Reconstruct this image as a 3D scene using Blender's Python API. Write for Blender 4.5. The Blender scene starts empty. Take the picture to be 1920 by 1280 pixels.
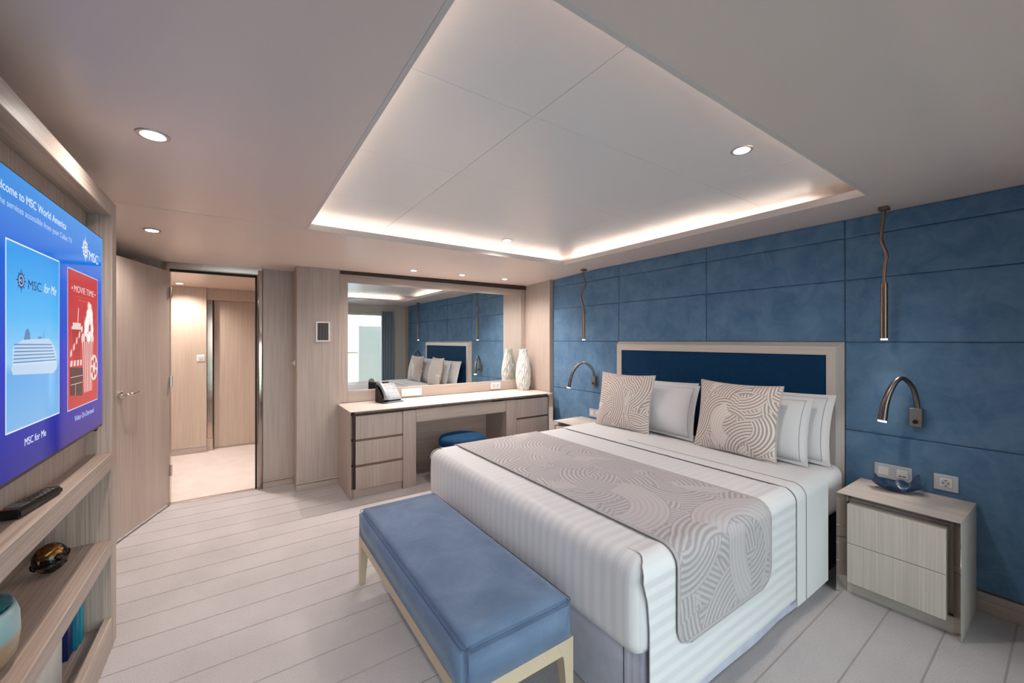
import bpy, bmesh, math, random
import numpy as np
from mathutils import Vector, Matrix

# ------------------------------------------------------------------ camera, world, exposure
scene = bpy.context.scene
COL = scene.collection
R = math.radians

def link(o):
    COL.objects.link(o)
    return o

F_PX = 754.0
cam_d = bpy.data.cameras.new('camera')
cam_d.sensor_fit = 'HORIZONTAL'
cam_d.sensor_width = 36.0
cam_d.lens = 36.0 * F_PX / 1920.0
cam_d.shift_y = -2.0 / 1920.0
cam_d.clip_start = 0.02
cam = link(bpy.data.objects.new('camera', cam_d))
cam.location = (0, 0, 1.39)
cam.rotation_euler = (R(90), 0, -math.atan2(960 - 443, F_PX))
scene.camera = cam

world = bpy.data.worlds.new('world')
scene.world = world
world.use_nodes = True
wb = world.node_tree.nodes['Background']
wb.inputs['Color'].default_value = (0.96, 0.98, 1.0, 1)
wb.inputs['Strength'].default_value = 5.6

scene.view_settings.view_transform = 'Standard'
scene.view_settings.look = 'None'
scene.view_settings.gamma = 1.0
scene.view_settings.use_curve_mapping = False
scene.view_settings.exposure = 0.12

# light levels of the fittings
SPOT_W = 50.0        # ceiling downlights
COVE_W = 1.1         # led cove, per metre
WARM = (1.0, 0.89, 0.82)
WARM_COVE = (1.0, 0.90, 0.83)

def add_light(kind, name, loc, energy, color, parent=None, rot=(0, 0, 0), **kw):
    d = bpy.data.lights.new(name, kind)
    d.energy = energy
    d.color = color
    for k, v in kw.items():
        setattr(d, k, v)
    o = link(bpy.data.objects.new(name, d))
    o.rotation_euler = rot
    if parent is not None:
        o.parent = parent
        o.location = Vector(loc) - ORI[parent]
    else:
        o.location = loc
    return o

ORI = {}

# window geometry (used by the daylight portal too)
Y_FRONT = -0.36
WIN = (-0.70, 2.68, 0.02, 1.98)          # x0, x1, z0, z1

pd = bpy.data.lights.new('window_daylight_portal', 'AREA')
pd.shape = 'RECTANGLE'
pd.size = WIN[1] - WIN[0]
pd.size_y = WIN[3] - WIN[2]
pd.cycles.is_portal = True
portal = link(bpy.data.objects.new('window_daylight_portal', pd))
portal.location = ((WIN[0] + WIN[1]) / 2, Y_FRONT - 0.10, (WIN[2] + WIN[3]) / 2)
portal.rotation_euler = (R(90), 0, 0)

# ------------------------------------------------------------------ colour and materials
def lin(r, g, b):
    def f(c):
        c /= 255.0
        return c / 12.92 if c <= 0.04045 else ((c + 0.055) / 1.055) ** 2.4
    return (f(r), f(g), f(b), 1.0)

def new_mat(name):
    m = bpy.data.materials.new(name)
    m.use_nodes = True
    nt = m.node_tree
    return m, nt, nt.nodes['Principled BSDF']

def plain(name, col, rough=0.5, metal=0.0, noise=0.0, nscale=40.0, bump=0.0, bscale=200.0,
          sheen=0.0, coat=0.0, emit=None, estr=0.0, spec=0.5, trans=0.0, ior=1.45, sheen_tint=None):
    m, nt, b = new_mat(name)
    b.inputs['Base Color'].default_value = col
    b.inputs['Roughness'].default_value = rough
    b.inputs['Metallic'].default_value = metal
    b.inputs['Specular IOR Level'].default_value = spec
    b.inputs['IOR'].default_value = ior
    b.inputs['Sheen Weight'].default_value = sheen
    if sheen:
        b.inputs['Sheen Roughness'].default_value = 0.4
        b.inputs['Sheen Tint'].default_value = sheen_tint or (1, 1, 1, 1)
    b.inputs['Coat Weight'].default_value = coat
    b.inputs['Transmission Weight'].default_value = trans
    if emit:
        b.inputs['Emission Color'].default_value = emit
        b.inputs['Emission Strength'].default_value = estr
        m.cycles.emission_sampling = 'NONE'
    if noise or bump:
        geo = nt.nodes.new('ShaderNodeNewGeometry')
    if noise:
        n = nt.nodes.new('ShaderNodeTexNoise')
        n.inputs['Scale'].default_value = nscale
        n.inputs['Detail'].default_value = 5
        nt.links.new(geo.outputs['Position'], n.inputs['Vector'])
        r = nt.nodes.new('ShaderNodeValToRGB')
        r.color_ramp.elements[0].position = 0.3
        r.color_ramp.elements[1].position = 0.7
        r.color_ramp.elements[0].color = tuple(c * (1 - noise) for c in col[:3]) + (1,)
        r.color_ramp.elements[1].color = tuple(min(1, c * (1 + noise)) for c in col[:3]) + (1,)
        nt.links.new(n.outputs['Fac'], r.inputs['Fac'])
        nt.links.new(r.outputs['Color'], b.inputs['Base Color'])
    if bump:
        n2 = nt.nodes.new('ShaderNodeTexNoise')
        n2.inputs['Scale'].default_value = bscale
        n2.inputs['Detail'].default_value = 3
        nt.links.new(geo.outputs['Position'], n2.inputs['Vector'])
        bp = nt.nodes.new('ShaderNodeBump')
        bp.inputs['Strength'].default_value = bump
        bp.inputs['Distance'].default_value = 0.004
        nt.links.new(n2.outputs['Fac'], bp.inputs['Height'])
        nt.links.new(bp.outputs['Normal'], b.inputs['Normal'])
    return m

def wood(name, axis, c1, c2, c3, rough=0.42, strong=0.35):
    """fine straight-grained pale oak veneer; grain runs along axis"""
    m, nt, b = new_mat(name)
    geo = nt.nodes.new('ShaderNodeNewGeometry')
    def stretched(across, along, detail, dist=0.0):
        mp = nt.nodes.new('ShaderNodeMapping')
        s = [across] * 3
        s['xyz'.index(axis)] = along
        mp.inputs['Scale'].default_value = s
        nt.links.new(geo.outputs['Position'], mp.inputs['Vector'])
        n = nt.nodes.new('ShaderNodeTexNoise')
        n.inputs['Scale'].default_value = 1.0
        n.inputs['Detail'].default_value = detail
        n.inputs['Distortion'].default_value = dist
        nt.links.new(mp.outputs['Vector'], n.inputs['Vector'])
        return n
    fine = stretched(170, 2.2, 4)
    broad = stretched(9, 0.5, 3, 0.4)
    r1 = nt.nodes.new('ShaderNodeValToRGB')
    r1.color_ramp.elements[0].position = 0.32
    r1.color_ramp.elements[0].color = c1
    r1.color_ramp.elements[1].position = 0.68
    r1.color_ramp.elements[1].color = c2
    nt.links.new(fine.outputs['Fac'], r1.inputs['Fac'])
    mix = nt.nodes.new('ShaderNodeMix')
    mix.data_type = 'RGBA'
    mr = nt.nodes.new('ShaderNodeMapRange')
    mr.inputs['From Min'].default_value = 0.40
    mr.inputs['From Max'].default_value = 0.66
    mr.inputs['To Max'].default_value = strong
    nt.links.new(broad.outputs['Fac'], mr.inputs['Value'])
    nt.links.new(mr.outputs['Result'], mix.inputs[0])
    nt.links.new(r1.outputs['Color'], mix.inputs[6])
    mix.inputs[7].default_value = c3
    nt.links.new(mix.outputs[2], b.inputs['Base Color'])
    b.inputs['Roughness'].default_value = rough
    bp = nt.nodes.new('ShaderNodeBump')
    bp.inputs['Strength'].default_value = 0.12
    bp.inputs['Distance'].default_value = 0.002
    nt.links.new(fine.outputs['Fac'], bp.inputs['Height'])
    nt.links.new(bp.outputs['Normal'], b.inputs['Normal'])
    return m

OAK = (lin(166, 150, 140), lin(188, 173, 163), lin(158, 140, 130))
wood_z = wood('oak_vertical', 'z', *OAK)
wood_x = wood('oak_across', 'x', *OAK)
wood_y = wood('oak_along', 'y', *OAK)
OAK2 = (lin(158, 139, 127), lin(196, 180, 169), lin(168, 149, 137))
unit_z = wood('ribbed_oak_vertical', 'z', *OAK2)
unit_y = wood('ribbed_oak_along', 'y', *OAK2)
OAK3 = (lin(190, 180, 171), lin(207, 199, 190), lin(182, 170, 160))
pale_z = wood('pale_oak_vertical', 'z', *OAK3)
pale_y = wood('pale_oak_along', 'y', *OAK3)
desk_top = wood('pale_desk_top', 'x', lin(212, 199, 190), lin(224, 212, 204), lin(206, 192, 182), 0.3)
hall_wood = wood('hall_oak', 'z', lin(182, 163, 147), lin(200, 183, 168), lin(176, 155, 140))

M = {}
M['ceiling'] = plain('ceiling_satin', lin(226, 208, 198), 0.32)
M['cove_panel'] = plain('cove_panel_satin', lin(234, 229, 226), 0.30)
M['cove_lip'] = plain('cove_lip', lin(214, 203, 196), 0.45)
M['dark_gap'] = plain('dark_bronze_gap', lin(58, 42, 36), 0.5)
M['wall_paint'] = plain('wall_paint', lin(205, 202, 192), 0.6)
M['white'] = plain('white_plastic', lin(222, 219, 215), 0.35)
M['silver_plate'] = plain('silver_plate', lin(196, 198, 204), 0.38, 0.3)
M['black'] = plain('black_gloss', lin(14, 14, 15), 0.25)
M['black_matte'] = plain('black_matte', lin(22, 22, 24), 0.6)
M['chrome'] = plain('polished_chrome', lin(225, 220, 216), 0.08, 1.0)
M['bronze_chrome'] = plain('bronze_chrome', lin(176, 160, 150), 0.12, 1.0)
M['mirror_strip'] = plain('mirror_strip', lin(232, 226, 222), 0.05, 1.0)
M['mirror'] = plain('mirror_glass', lin(238, 242, 240), 0.0, 1.0)
M['bronze'] = plain('brushed_bronze', lin(134, 112, 96), 0.32, 1.0)
M['gunmetal'] = plain('gunmetal', lin(120, 112, 108), 0.33, 1.0)
M['gunmetal_box'] = plain('gunmetal_box', lin(120, 116, 113), 0.5, 0.5)
M['lens'] = plain('lamp_lens', (1, 1, 1, 1), 0.5, emit=(1, 0.93, 0.84, 1), estr=14)
M['led'] = plain('led_strip', (1, 1, 1, 1), 0.5, emit=(1, 0.90, 0.80, 1), estr=6)
M['trim_ring'] = plain('downlight_trim', lin(190, 180, 175), 0.3, 0.6)
M['linen'] = plain('white_linen', lin(213, 213, 215), 0.75, sheen=0.15, bump=0.06, bscale=900)
M['navy_velvet'] = plain('navy_velvet', lin(7, 52, 86), 0.8, noise=0.12, nscale=30, sheen=0.18, sheen_tint=lin(60, 130, 190), spec=0.2)
M['skirt'] = plain('bed_skirt_fabric', lin(186, 188, 204), 0.9, noise=0.08, nscale=14, bump=0.1, bscale=500)
M['bed_base'] = plain('bed_base_fabric', lin(52, 56, 66), 0.95)
M['stitch'] = plain('grey_stitching', lin(130, 130, 134), 0.9)
M['bench_wood'] = plain('bench_lacquer', lin(192, 174, 150), 0.45)
M['hall_carpet'] = plain('hall_carpet', lin(214, 204, 199), 0.95, noise=0.05, nscale=6, bump=0.3, bscale=350)
M['threshold'] = plain('threshold_metal', lin(190, 175, 165), 0.35, 0.8)
M['vase'] = plain('white_ceramic', lin(206, 204, 200), 0.5)
M['silver'] = plain('silver_plastic', lin(132, 136, 142), 0.35, 0.3)
M['keys'] = plain('phone_keys', lin(158, 162, 170), 0.45)
M['lcd'] = plain('phone_display', lin(52, 55, 60), 0.3)
M['teal_dish'] = plain('blue_glazed_dish', lin(26, 58, 98), 0.28, coat=0.3)
M['marble'] = plain('white_marble', lin(205, 203, 200), 0.3, noise=0.12, nscale=9)
M['gold'] = plain('gold_leaf', lin(176, 126, 66), 0.35, 0.9, noise=0.35, nscale=90)
M['black_glass'] = plain('black_glass', lin(12, 10, 10), 0.12, noise=0.5, nscale=60)
M['curtain'] = plain('slate_curtain', lin(138, 150, 164), 0.85, sheen=0.2)
M['deck'] = plain('balcony_deck', lin(176, 164, 148), 0.7, noise=0.1, nscale=8)
M['balcony_white'] = plain('balcony_white', lin(236, 240, 240), 0.5)
M['railing'] = plain('railing_wood', lin(176, 150, 122), 0.5)
M['frame_white'] = plain('window_frame', lin(222, 222, 218), 0.4)
M['sea'] = plain('sea', lin(96, 150, 168), 0.15)
M['upholstered_edge'] = plain('panel_seam', lin(48, 76, 104), 0.95)

def velvet(name, c_lo, c_hi, scale, sheen, tint, detail=8, rough=0.85):
    m, nt, b = new_mat(name)
    geo = nt.nodes.new('ShaderNodeNewGeometry')
    n = nt.nodes.new('ShaderNodeTexNoise')
    n.inputs['Scale'].default_value = scale
    n.inputs['Detail'].default_value = detail
    n.inputs['Roughness'].default_value = 0.68
    n.inputs['Distortion'].default_value = 0.6
    nt.links.new(geo.outputs['Position'], n.inputs['Vector'])
    r = nt.nodes.new('ShaderNodeValToRGB')
    r.color_ramp.elements[0].position = 0.3
    r.color_ramp.elements[0].color = c_lo
    r.color_ramp.elements[1].position = 0.72
    r.color_ramp.elements[1].color = c_hi
    nt.links.new(n.outputs['Fac'], r.inputs['Fac'])
    nt.links.new(r.outputs['Color'], b.inputs['Base Color'])
    b.inputs['Roughness'].default_value = rough
    b.inputs['Specular IOR Level'].default_value = 0.15
    b.inputs['Sheen Weight'].default_value = sheen
    b.inputs['Sheen Roughness'].default_value = 0.45
    b.inputs['Sheen Tint'].default_value = tint
    return m
M['blue_velvet'] = velvet('blue_suede_panel', lin(76, 109, 142), lin(106, 137, 166), 7, 0.3, lin(150, 185, 220))
M['bench_velvet'] = velvet('bench_suede', lin(84, 104, 132), lin(110, 129, 155), 5, 0.3, lin(190, 200, 215))

# carpet
def carpet():
    m, nt, b = new_mat('carpet_pile')
    geo = nt.nodes.new('ShaderNodeNewGeometry')
    n = nt.nodes.new('ShaderNodeTexNoise')
    n.inputs['Scale'].default_value = 170
    n.inputs['Detail'].default_value = 6
    nt.links.new(geo.outputs['Position'], n.inputs['Vector'])
    n2 = nt.nodes.new('ShaderNodeTexNoise')
    n2.inputs['Scale'].default_value = 2.6
    n2.inputs['Detail'].default_value = 6
    nt.links.new(geo.outputs['Position'], n2.inputs['Vector'])
    add = nt.nodes.new('ShaderNodeMath')
    add.operation = 'ADD'
    nt.links.new(n.outputs['Fac'], add.inputs[0])
    nt.links.new(n2.outputs['Fac'], add.inputs[1])
    r = nt.nodes.new('ShaderNodeValToRGB')
    r.color_ramp.elements[0].position = 0.30
    r.color_ramp.elements[0].color = lin(172, 167, 167)
    r.color_ramp.elements[1].position = 0.75
    r.color_ramp.elements[1].color = lin(202, 197, 197)
    half = nt.nodes.new('ShaderNodeMath')
    half.operation = 'MULTIPLY'
    half.inputs[1].default_value = 0.5
    nt.links.new(add.outputs[0], half.inputs[0])
    nt.links.new(half.outputs[0], r.inputs['Fac'])
    nt.links.new(r.outputs['Color'], b.inputs['Base Color'])
    b.inputs['Roughness'].default_value = 0.95
    b.inputs['Specular IOR Level'].default_value = 0.1
    b.inputs['Sheen Weight'].default_value = 0.15
    bp = nt.nodes.new('ShaderNodeBump')
    bp.inputs['Strength'].default_value = 0.8
    bp.inputs['Distance'].default_value = 0.006
    nt.links.new(n.outputs['Fac'], bp.inputs['Height'])
    nt.links.new(bp.outputs['Normal'], b.inputs['Normal'])
    return m
M['carpet'] = carpet()
M['carpet_seam'] = plain('carpet_backing', lin(166, 161, 160), 0.95)

# satin striped bed linen: stripe coordinate = ky*y + kz*z
def satin(name, ky, kz):
    m, nt, b = new_mat(name)
    geo = nt.nodes.new('ShaderNodeNewGeometry')
    sep = nt.nodes.new('ShaderNodeSeparateXYZ')
    nt.links.new(geo.outputs['Position'], sep.inputs[0])
    def math_(op, a, bb):
        n = nt.nodes.new('ShaderNodeMath')
        n.operation = op
        for i, v in enumerate((a, bb)):
            if v is None:
                continue
            if isinstance(v, (int, float)):
                n.inputs[i].default_value = v
            else:
                nt.links.new(v, n.inputs[i])
        return n.outputs[0]
    co = math_('ADD', math_('MULTIPLY', sep.outputs['Y'], ky), math_('MULTIPLY', sep.outputs['Z'], kz))
    st = math_('SINE', math_('MULTIPLY', co, 2 * math.pi / 0.052), None)
    mr = nt.nodes.new('ShaderNodeMapRange')
    mr.inputs['From Min'].default_value = -0.25
    mr.inputs['From Max'].default_value = 0.25
    nt.links.new(st, mr.inputs['Value'])
    mix = nt.nodes.new('ShaderNodeMix')
    mix.data_type = 'RGBA'
    nt.links.new(mr.outputs['Result'], mix.inputs[0])
    mix.inputs[6].default_value = lin(205, 205, 209)
    mix.inputs[7].default_value = lin(214, 214, 216)
    nt.links.new(mix.outputs[2], b.inputs['Base Color'])
    mr2 = nt.nodes.new('ShaderNodeMapRange')
    mr2.inputs['To Min'].default_value = 0.42
    mr2.inputs['To Max'].default_value = 0.75
    nt.links.new(mr.outputs['Result'], mr2.inputs['Value'])
    nt.links.new(mr2.outputs['Result'], b.inputs['Roughness'])
    b.inputs['Sheen Weight'].default_value = 0.1
    return m
M['satin_top'] = satin('satin_stripe_duvet', 1, 0)
M['satin_side'] = satin('satin_stripe_drape', 1, -1)

def patterned(name, c0, c1, rough0=0.85, rough1=0.6, metal=0.0):
    """woven arc pattern; the 'pat' point attribute says which yarn shows"""
    m, nt, b = new_mat(name)
    at = nt.nodes.new('ShaderNodeAttribute')
    at.attribute_name = 'pat'
    mix = nt.nodes.new('ShaderNodeMix')
    mix.data_type = 'RGBA'
    nt.links.new(at.outputs['Fac'], mix.inputs[0])
    mix.inputs[6].default_value = c0
    mix.inputs[7].default_value = c1
    nt.links.new(mix.outputs[2], b.inputs['Base Color'])
    mr = nt.nodes.new('ShaderNodeMapRange')
    mr.inputs['To Min'].default_value = rough0
    mr.inputs['To Max'].default_value = rough1
    nt.links.new(at.outputs['Fac'], mr.inputs['Value'])
    nt.links.new(mr.outputs['Result'], b.inputs['Roughness'])
    b.inputs['Metallic'].default_value = metal
    b.inputs['Sheen Weight'].default_value = 0.1
    return m
M['cushion'] = patterned('cushion_jacquard', lin(158, 143, 136), lin(218, 209, 203))
M['runner'] = patterned('runner_jacquard', lin(150, 145, 149), lin(182, 176, 178), 0.7, 0.45)

def glass_pane(name, tint=(0.975, 0.985, 0.985, 1), refl=0.12):
    m = bpy.data.materials.new(name)
    m.use_nodes = True
    nt = m.node_tree
    nt.nodes.clear()
    out = nt.nodes.new('ShaderNodeOutputMaterial')
    tr = nt.nodes.new('ShaderNodeBsdfTransparent')
    tr.inputs['Color'].default_value = tint
    gl = nt.nodes.new('ShaderNodeBsdfGlossy')
    gl.inputs['Roughness'].default_value = 0.0
    lw = nt.nodes.new('ShaderNodeFresnel')
    lw.inputs['IOR'].default_value = 1.45
    mx = nt.nodes.new('ShaderNodeMixShader')
    nt.links.new(lw.outputs[0], mx.inputs[0])
    nt.links.new(tr.outputs[0], mx.inputs[1])
    nt.links.new(gl.outputs[0], mx.inputs[2])
    nt.links.new(mx.outputs[0], out.inputs['Surface'])
    return m
M['pane'] = glass_pane('window_glass')
M['rail_glass'] = glass_pane('railing_glass', (0.80, 0.94, 0.93, 1))
M['clear_glass'] = glass_pane('clear_glass', (0.96, 0.95, 0.93, 1))

def emis(name, col, strength=1.0, rough=0.12, spec=0.5):
    return plain(name, (0.01, 0.01, 0.012, 1), rough, emit=col, estr=strength, spec=spec)

# ------------------------------------------------------------------ mesh helpers
def bm_new():
    return bmesh.new()

def box(x0, x1, y0, y1, z0, z1, bev=0.002, seg=1):
    bm = bm_new()
    x0, x1 = min(x0, x1), max(x0, x1)
    y0, y1 = min(y0, y1), max(y0, y1)
    z0, z1 = min(z0, z1), max(z0, z1)
    v = [bm.verts.new(p) for p in ((x0, y0, z0), (x1, y0, z0), (x1, y1, z0), (x0, y1, z0),
                                   (x0, y0, z1), (x1, y0, z1), (x1, y1, z1), (x0, y1, z1))]
    for f in ((0, 3, 2, 1), (4, 5, 6, 7), (0, 1, 5, 4), (1, 2, 6, 5), (2, 3, 7, 6), (3, 0, 4, 7)):
        bm.faces.new([v[i] for i in f])
    if bev > 0:
        bmesh.ops.bevel(bm, geom=list(bm.edges), offset=bev, segments=seg, profile=0.5, affect='EDGES', clamp_overlap=True)
    return bm

def rounded_box(lo, hi, r, nr=7, nm=14):
    """box with evenly rounded edges and a fine grid"""
    ax = []
    for a, b in zip(lo, hi):
        c = [a + r * (1 - math.cos(math.pi / 2 * i / nr)) * 1.0 for i in range(nr)]
        m_ = [a + r + (b - a - 2 * r) * i / nm for i in range(nm + 1)]
        ax.append(c + m_ + [a + b - q for q in reversed(c)])
    bm = bm_new()
    cache = {}
    def vert(p):
        key = tuple(round(q, 6) for q in p)
        if key not in cache:
            inner = [min(max(q, a + r), b - r) for q, a, b in zip(p, lo, hi)]
            d = [q - i_ for q, i_ in zip(p, inner)]
            L = math.sqrt(sum(q * q for q in d))
            cache[key] = bm.verts.new([i_ + (q / L * r if L > 1e-9 else 0) for i_, q in zip(inner, d)])
        return cache[key]
    for k_ in range(3):
        u_, v_ = [(1, 2), (2, 0), (0, 1)][k_]
        for side in (0, 1):
            w_ = (lo, hi)[side][k_]
            for i in range(len(ax[u_]) - 1):
                for j in range(len(ax[v_]) - 1):
                    q4 = []
                    for di, dj in ((0, 0), (1, 0), (1, 1), (0, 1)):
                        p = [0, 0, 0]
                        p[k_], p[u_], p[v_] = w_, ax[u_][i + di], ax[v_][j + dj]
                        q4.append(vert(p))
                    if len(set(q4)) == 4:
                        try:
                            bm.faces.new(q4 if side else q4[::-1])
                        except ValueError:
                            pass
    return bm

def raw(verts, faces):
    bm = bm_new()
    vs = [bm.verts.new(v) for v in verts]
    for f in faces:
        try:
            bm.faces.new([vs[i] for i in f])
        except ValueError:
            pass
    return bm

def join(*bms):
    out = bm_new()
    for b in bms:
        me = bpy.data.meshes.new('tmp')
        b.to_mesh(me)
        out.from_mesh(me)
        bpy.data.meshes.remove(me)
        b.free()
    return out

def prism(poly, h0, h1, axis='z', bev=0.0):
    """polygon (list of 2-tuples) extruded along an axis"""
    n = len(poly)
    def put(p, h):
        if axis == 'z':
            return (p[0], p[1], h)
        if axis == 'y':
            return (p[0], h, p[1])
        return (h, p[0], p[1])
    verts = [put(p, h0) for p in poly] + [put(p, h1) for p in poly]
    faces = [tuple(range(n))[::-1], tuple(range(n, 2 * n))]
    for i in range(n):
        j = (i + 1) % n
        faces.append((i, j, n + j, n + i))
    bm = raw(verts, faces)
    bmesh.ops.recalc_face_normals(bm, faces=list(bm.faces))
    if bev:
        bmesh.ops.bevel(bm, geom=list(bm.edges), offset=bev, segments=1, affect='EDGES', clamp_overlap=True)
    return bm

def lathe(profile, c, n=48, fn=None):
    """profile of (radius, z) about the vertical through c; fn(radius, angle, i) may shape it"""
    verts, faces = [], []
    for i, (r, z) in enumerate(profile):
        for k in range(n):
            a = 2 * math.pi * k / n
            rr = fn(r, a, i) if fn else r
            verts.append((c[0] + rr * math.cos(a), c[1] + rr * math.sin(a), c[2] + z))
    for i in range(len(profile) - 1):
        for k in range(n):
            a, b = i * n + k, i * n + (k + 1) % n
            faces.append((a, b, b + n, a + n))
    faces.append(tuple(range(n))[::-1])
    faces.append(tuple(range((len(profile) - 1) * n, len(profile) * n)))
    return raw(verts, faces)

def disc_between(p0, p1, r, n=24, r1=None):
    return tube([p0, p1], [r, r if r1 is None else r1], n)

def tube(pts, rad, n=12):
    pts = [Vector(p) for p in pts]
    if not isinstance(rad, (list, tuple)):
        rad = [rad] * len(pts)
    verts, faces = [], []
    ref = None
    for i, p in enumerate(pts):
        if i == 0:
            t = pts[1] - pts[0]
        elif i == len(pts) - 1:
            t = pts[-1] - pts[-2]
        else:
            t = pts[i + 1] - pts[i - 1]
        t.normalize()
        if ref is None:
            ref = Vector((1, 0, 0)) if abs(t.x) < 0.8 else Vector((0, 1, 0))
        a = (ref - t * ref.dot(t)).normalized()
        b = t.cross(a)
        ref = a
        for k in range(n):
            ang = 2 * math.pi * k / n
            verts.append(p + (a * math.cos(ang) + b * math.sin(ang)) * rad[i])
    for i in range(len(pts) - 1):
        for k in range(n):
            q, w = i * n + k, i * n + (k + 1) % n
            faces.append((q, w, w + n, q + n))
    faces.append(tuple(range(n))[::-1])
    faces.append(tuple(range((len(pts) - 1) * n, len(pts) * n)))
    return raw(verts, faces)

def spline(pts, n=8):
    """Catmull-Rom through pts"""
    P = [Vector(p) for p in pts]
    P = [P[0] * 2 - P[1]] + P + [P[-1] * 2 - P[-2]]
    out = []
    for i in range(1, len(P) - 2):
        for k in range(n):
            t = k / n
            a, b, c, d = P[i - 1], P[i], P[i + 1], P[i + 2]
            out.append(0.5 * ((2 * b) + (c - a) * t + (2 * a - 5 * b + 4 * c - d) * t * t + (3 * b - a - 3 * c + d) * t ** 3))
    out.append(P[-2])
    return out

def place(bm, mtx):
    bmesh.ops.transform(bm, matrix=mtx, verts=list(bm.verts))
    return bm

def finish(o, label=None, cat=None, group=None, kind=None):
    if label:
        o['label'] = label
    if cat:
        o['category'] = cat
    if group:
        o['group'] = group
    if kind:
        o['kind'] = kind
    return o

def thing(name, label, cat, loc, group=None, kind=None):
    o = link(bpy.data.objects.new(name, None))
    o.empty_display_size = 0.1
    o.location = loc
    ORI[o] = Vector(loc)
    return finish(o, label, cat, group, kind)

def obj(name, bm, mat, parent=None, smooth=False, label=None, cat=None, group=None, kind=None, angle=40, recalc=True):
    """bm holds world coordinates; becomes ONE mesh object"""
    if recalc:
        bmesh.ops.recalc_face_normals(bm, faces=list(bm.faces))
    if parent is not None:
        org = ORI[parent]
    else:
        xs = [v.co for v in bm.verts]
        lo = Vector((min(v.x for v in xs), min(v.y for v in xs), min(v.z for v in xs)))
        hi = Vector((max(v.x for v in xs), max(v.y for v in xs), max(v.z for v in xs)))
        org = Vector(((lo.x + hi.x) / 2, (lo.y + hi.y) / 2, lo.z))
    bmesh.ops.translate(bm, vec=-org, verts=list(bm.verts))
    me = bpy.data.meshes.new(name)
    bm.to_mesh(me)
    bm.free()
    if smooth:
        for p in me.polygons:
            p.use_smooth = True
        if angle < 180:
            me.set_sharp_from_angle(angle=R(angle))
    if mat is not None:
        me.materials.append(M[mat] if isinstance(mat, str) else mat)
    o = link(bpy.data.objects.new(name, me))
    if parent is not None:
        o.parent = parent
        ORI[o] = org
    else:
        o.location = org
        ORI[o] = org
    return finish(o, label, cat, group, kind)

def copy_tree(o, offset, label, parent=None):
    c = o.copy()
    link(c)
    if parent is None:
        c.location = Vector(o.location) + Vector(offset)
        c['label'] = label
    else:
        c.parent = parent
    for ch in list(o.children):
        copy_tree(ch, offset, None, c)
    return c

# ------------------------------------------------------------------ room shell
W = 3.165          # face of the upholstered wall
Y_DOOR = 4.44      # wall that holds the door
Y_BACK = 4.27      # wall behind the dressing table
X_LEFT = -0.84
H = 2.15
CX0, CX1, CY0, CY1 = 0.40, 2.72, 0.686, 3.06      # opening of the ceiling cove
H_UP = 2.25

# floor: grooved carpet, each strip its own piece
floor = obj('floor', box(X_LEFT, 3.3, Y_FRONT, Y_DOOR + 0.02, -0.06, -0.0018, 0), 'carpet_seam',
            label='pale grey carpeted cabin floor with long grooves', cat='floor', kind='structure')
SL = 0.014
def strip(y0, y1, g=0.0008):
    bm = bm_new()
    xa, xb = X_LEFT, 3.25
    def c(y):
        return min(max(y, Y_FRONT), Y_DOOR)
    pts = [(xa, c(y0 + SL * xa + g)), (xb, c(y0 + SL * xb + g)), (xb, c(y1 + SL * xb - g)), (xa, c(y1 + SL * xa - g))]
    b = prism(pts, -0.03, 0.0, 'z')
    es = [e for e in b.edges if all(v.co.z > -0.001 for v in e.verts)]
    bmesh.ops.bevel(b, geom=es, offset=0.003, segments=2, affect='EDGES', clamp_overlap=True)
    bm.free()
    return b
k = 0
yy = 2.135 - 0.1955 * 13
while yy < Y_DOOR:
    if yy + 0.1955 > Y_FRONT + 0.06 and yy < Y_DOOR - 0.06:
        obj('carpet_strip', strip(yy, yy + 0.1955), 'carpet', floor, smooth=True)
    yy += 0.1955

# hall floor
obj('floor_hall', box(-1.0, 1.3, Y_DOOR + 0.02, 6.75, -0.06, 0.0, 0), 'hall_carpet',
    label='bright carpeted hall floor beyond the open door', cat='floor', kind='structure')
obj('trim_1', box(-0.50, 0.20, Y_DOOR - 0.005, Y_DOOR + 0.045, -0.02, 0.006, 0.002), 'threshold',
    label='thin metal threshold strip under the open door', cat='threshold', kind='structure')

# ceiling ring round the cove
def slab(x0, x1, y0, y1, z0, z1):
    return box(x0, x1, y0, y1, z0, z1, 0)
t = 0.02
ceil = obj('ceiling', join(
    slab(X_LEFT, CX0, Y_FRONT, CY1, H, H + t),
    slab(CX1, 3.3, Y_FRONT, CY1, H, H + t),
    slab(CX0, CX1, Y_FRONT, CY0, H, H + t)), 'ceiling',
    label='satin beige ceiling with a lit recessed cove', cat='ceiling', kind='structure')
# far part of the ceiling falls slightly towards the door wall
def slope_z(x, y):
    kx = (x - X_LEFT) / (3.3 - X_LEFT)
    return H - (0.073 + (0.043 - 0.073) * kx) * (y - CY1)
sv, sf, NX, NY = [], [], 24, 8
for dz in (0.0, t):
    for i in range(NX + 1):
        for j in range(NY + 1):
            x_, y_ = X_LEFT + (3.3 - X_LEFT) * i / NX, CY1 + (4.5 - CY1) * j / NY
            sv.append((x_, y_, slope_z(x_, y_) + dz))
for i in range(NX):
    for j in range(NY):
        a_ = i * (NY + 1) + j
        sf.append((a_, a_ + 1, a_ + NY + 2, a_ + NY + 1))
        a_ += (NX + 1) * (NY + 1)
        sf.append((a_ + NY + 1, a_ + NY + 2, a_ + 1, a_))
obj('sloped_ceiling', raw(sv, sf), 'ceiling', ceil, smooth=True, recalc=False)
obj('joint_line', box(X_LEFT, CX0, CY1 - 0.0015, CY1 + 0.0015, H - 0.0012, H + 0.002, 0), 'cove_lip', ceil)
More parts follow.
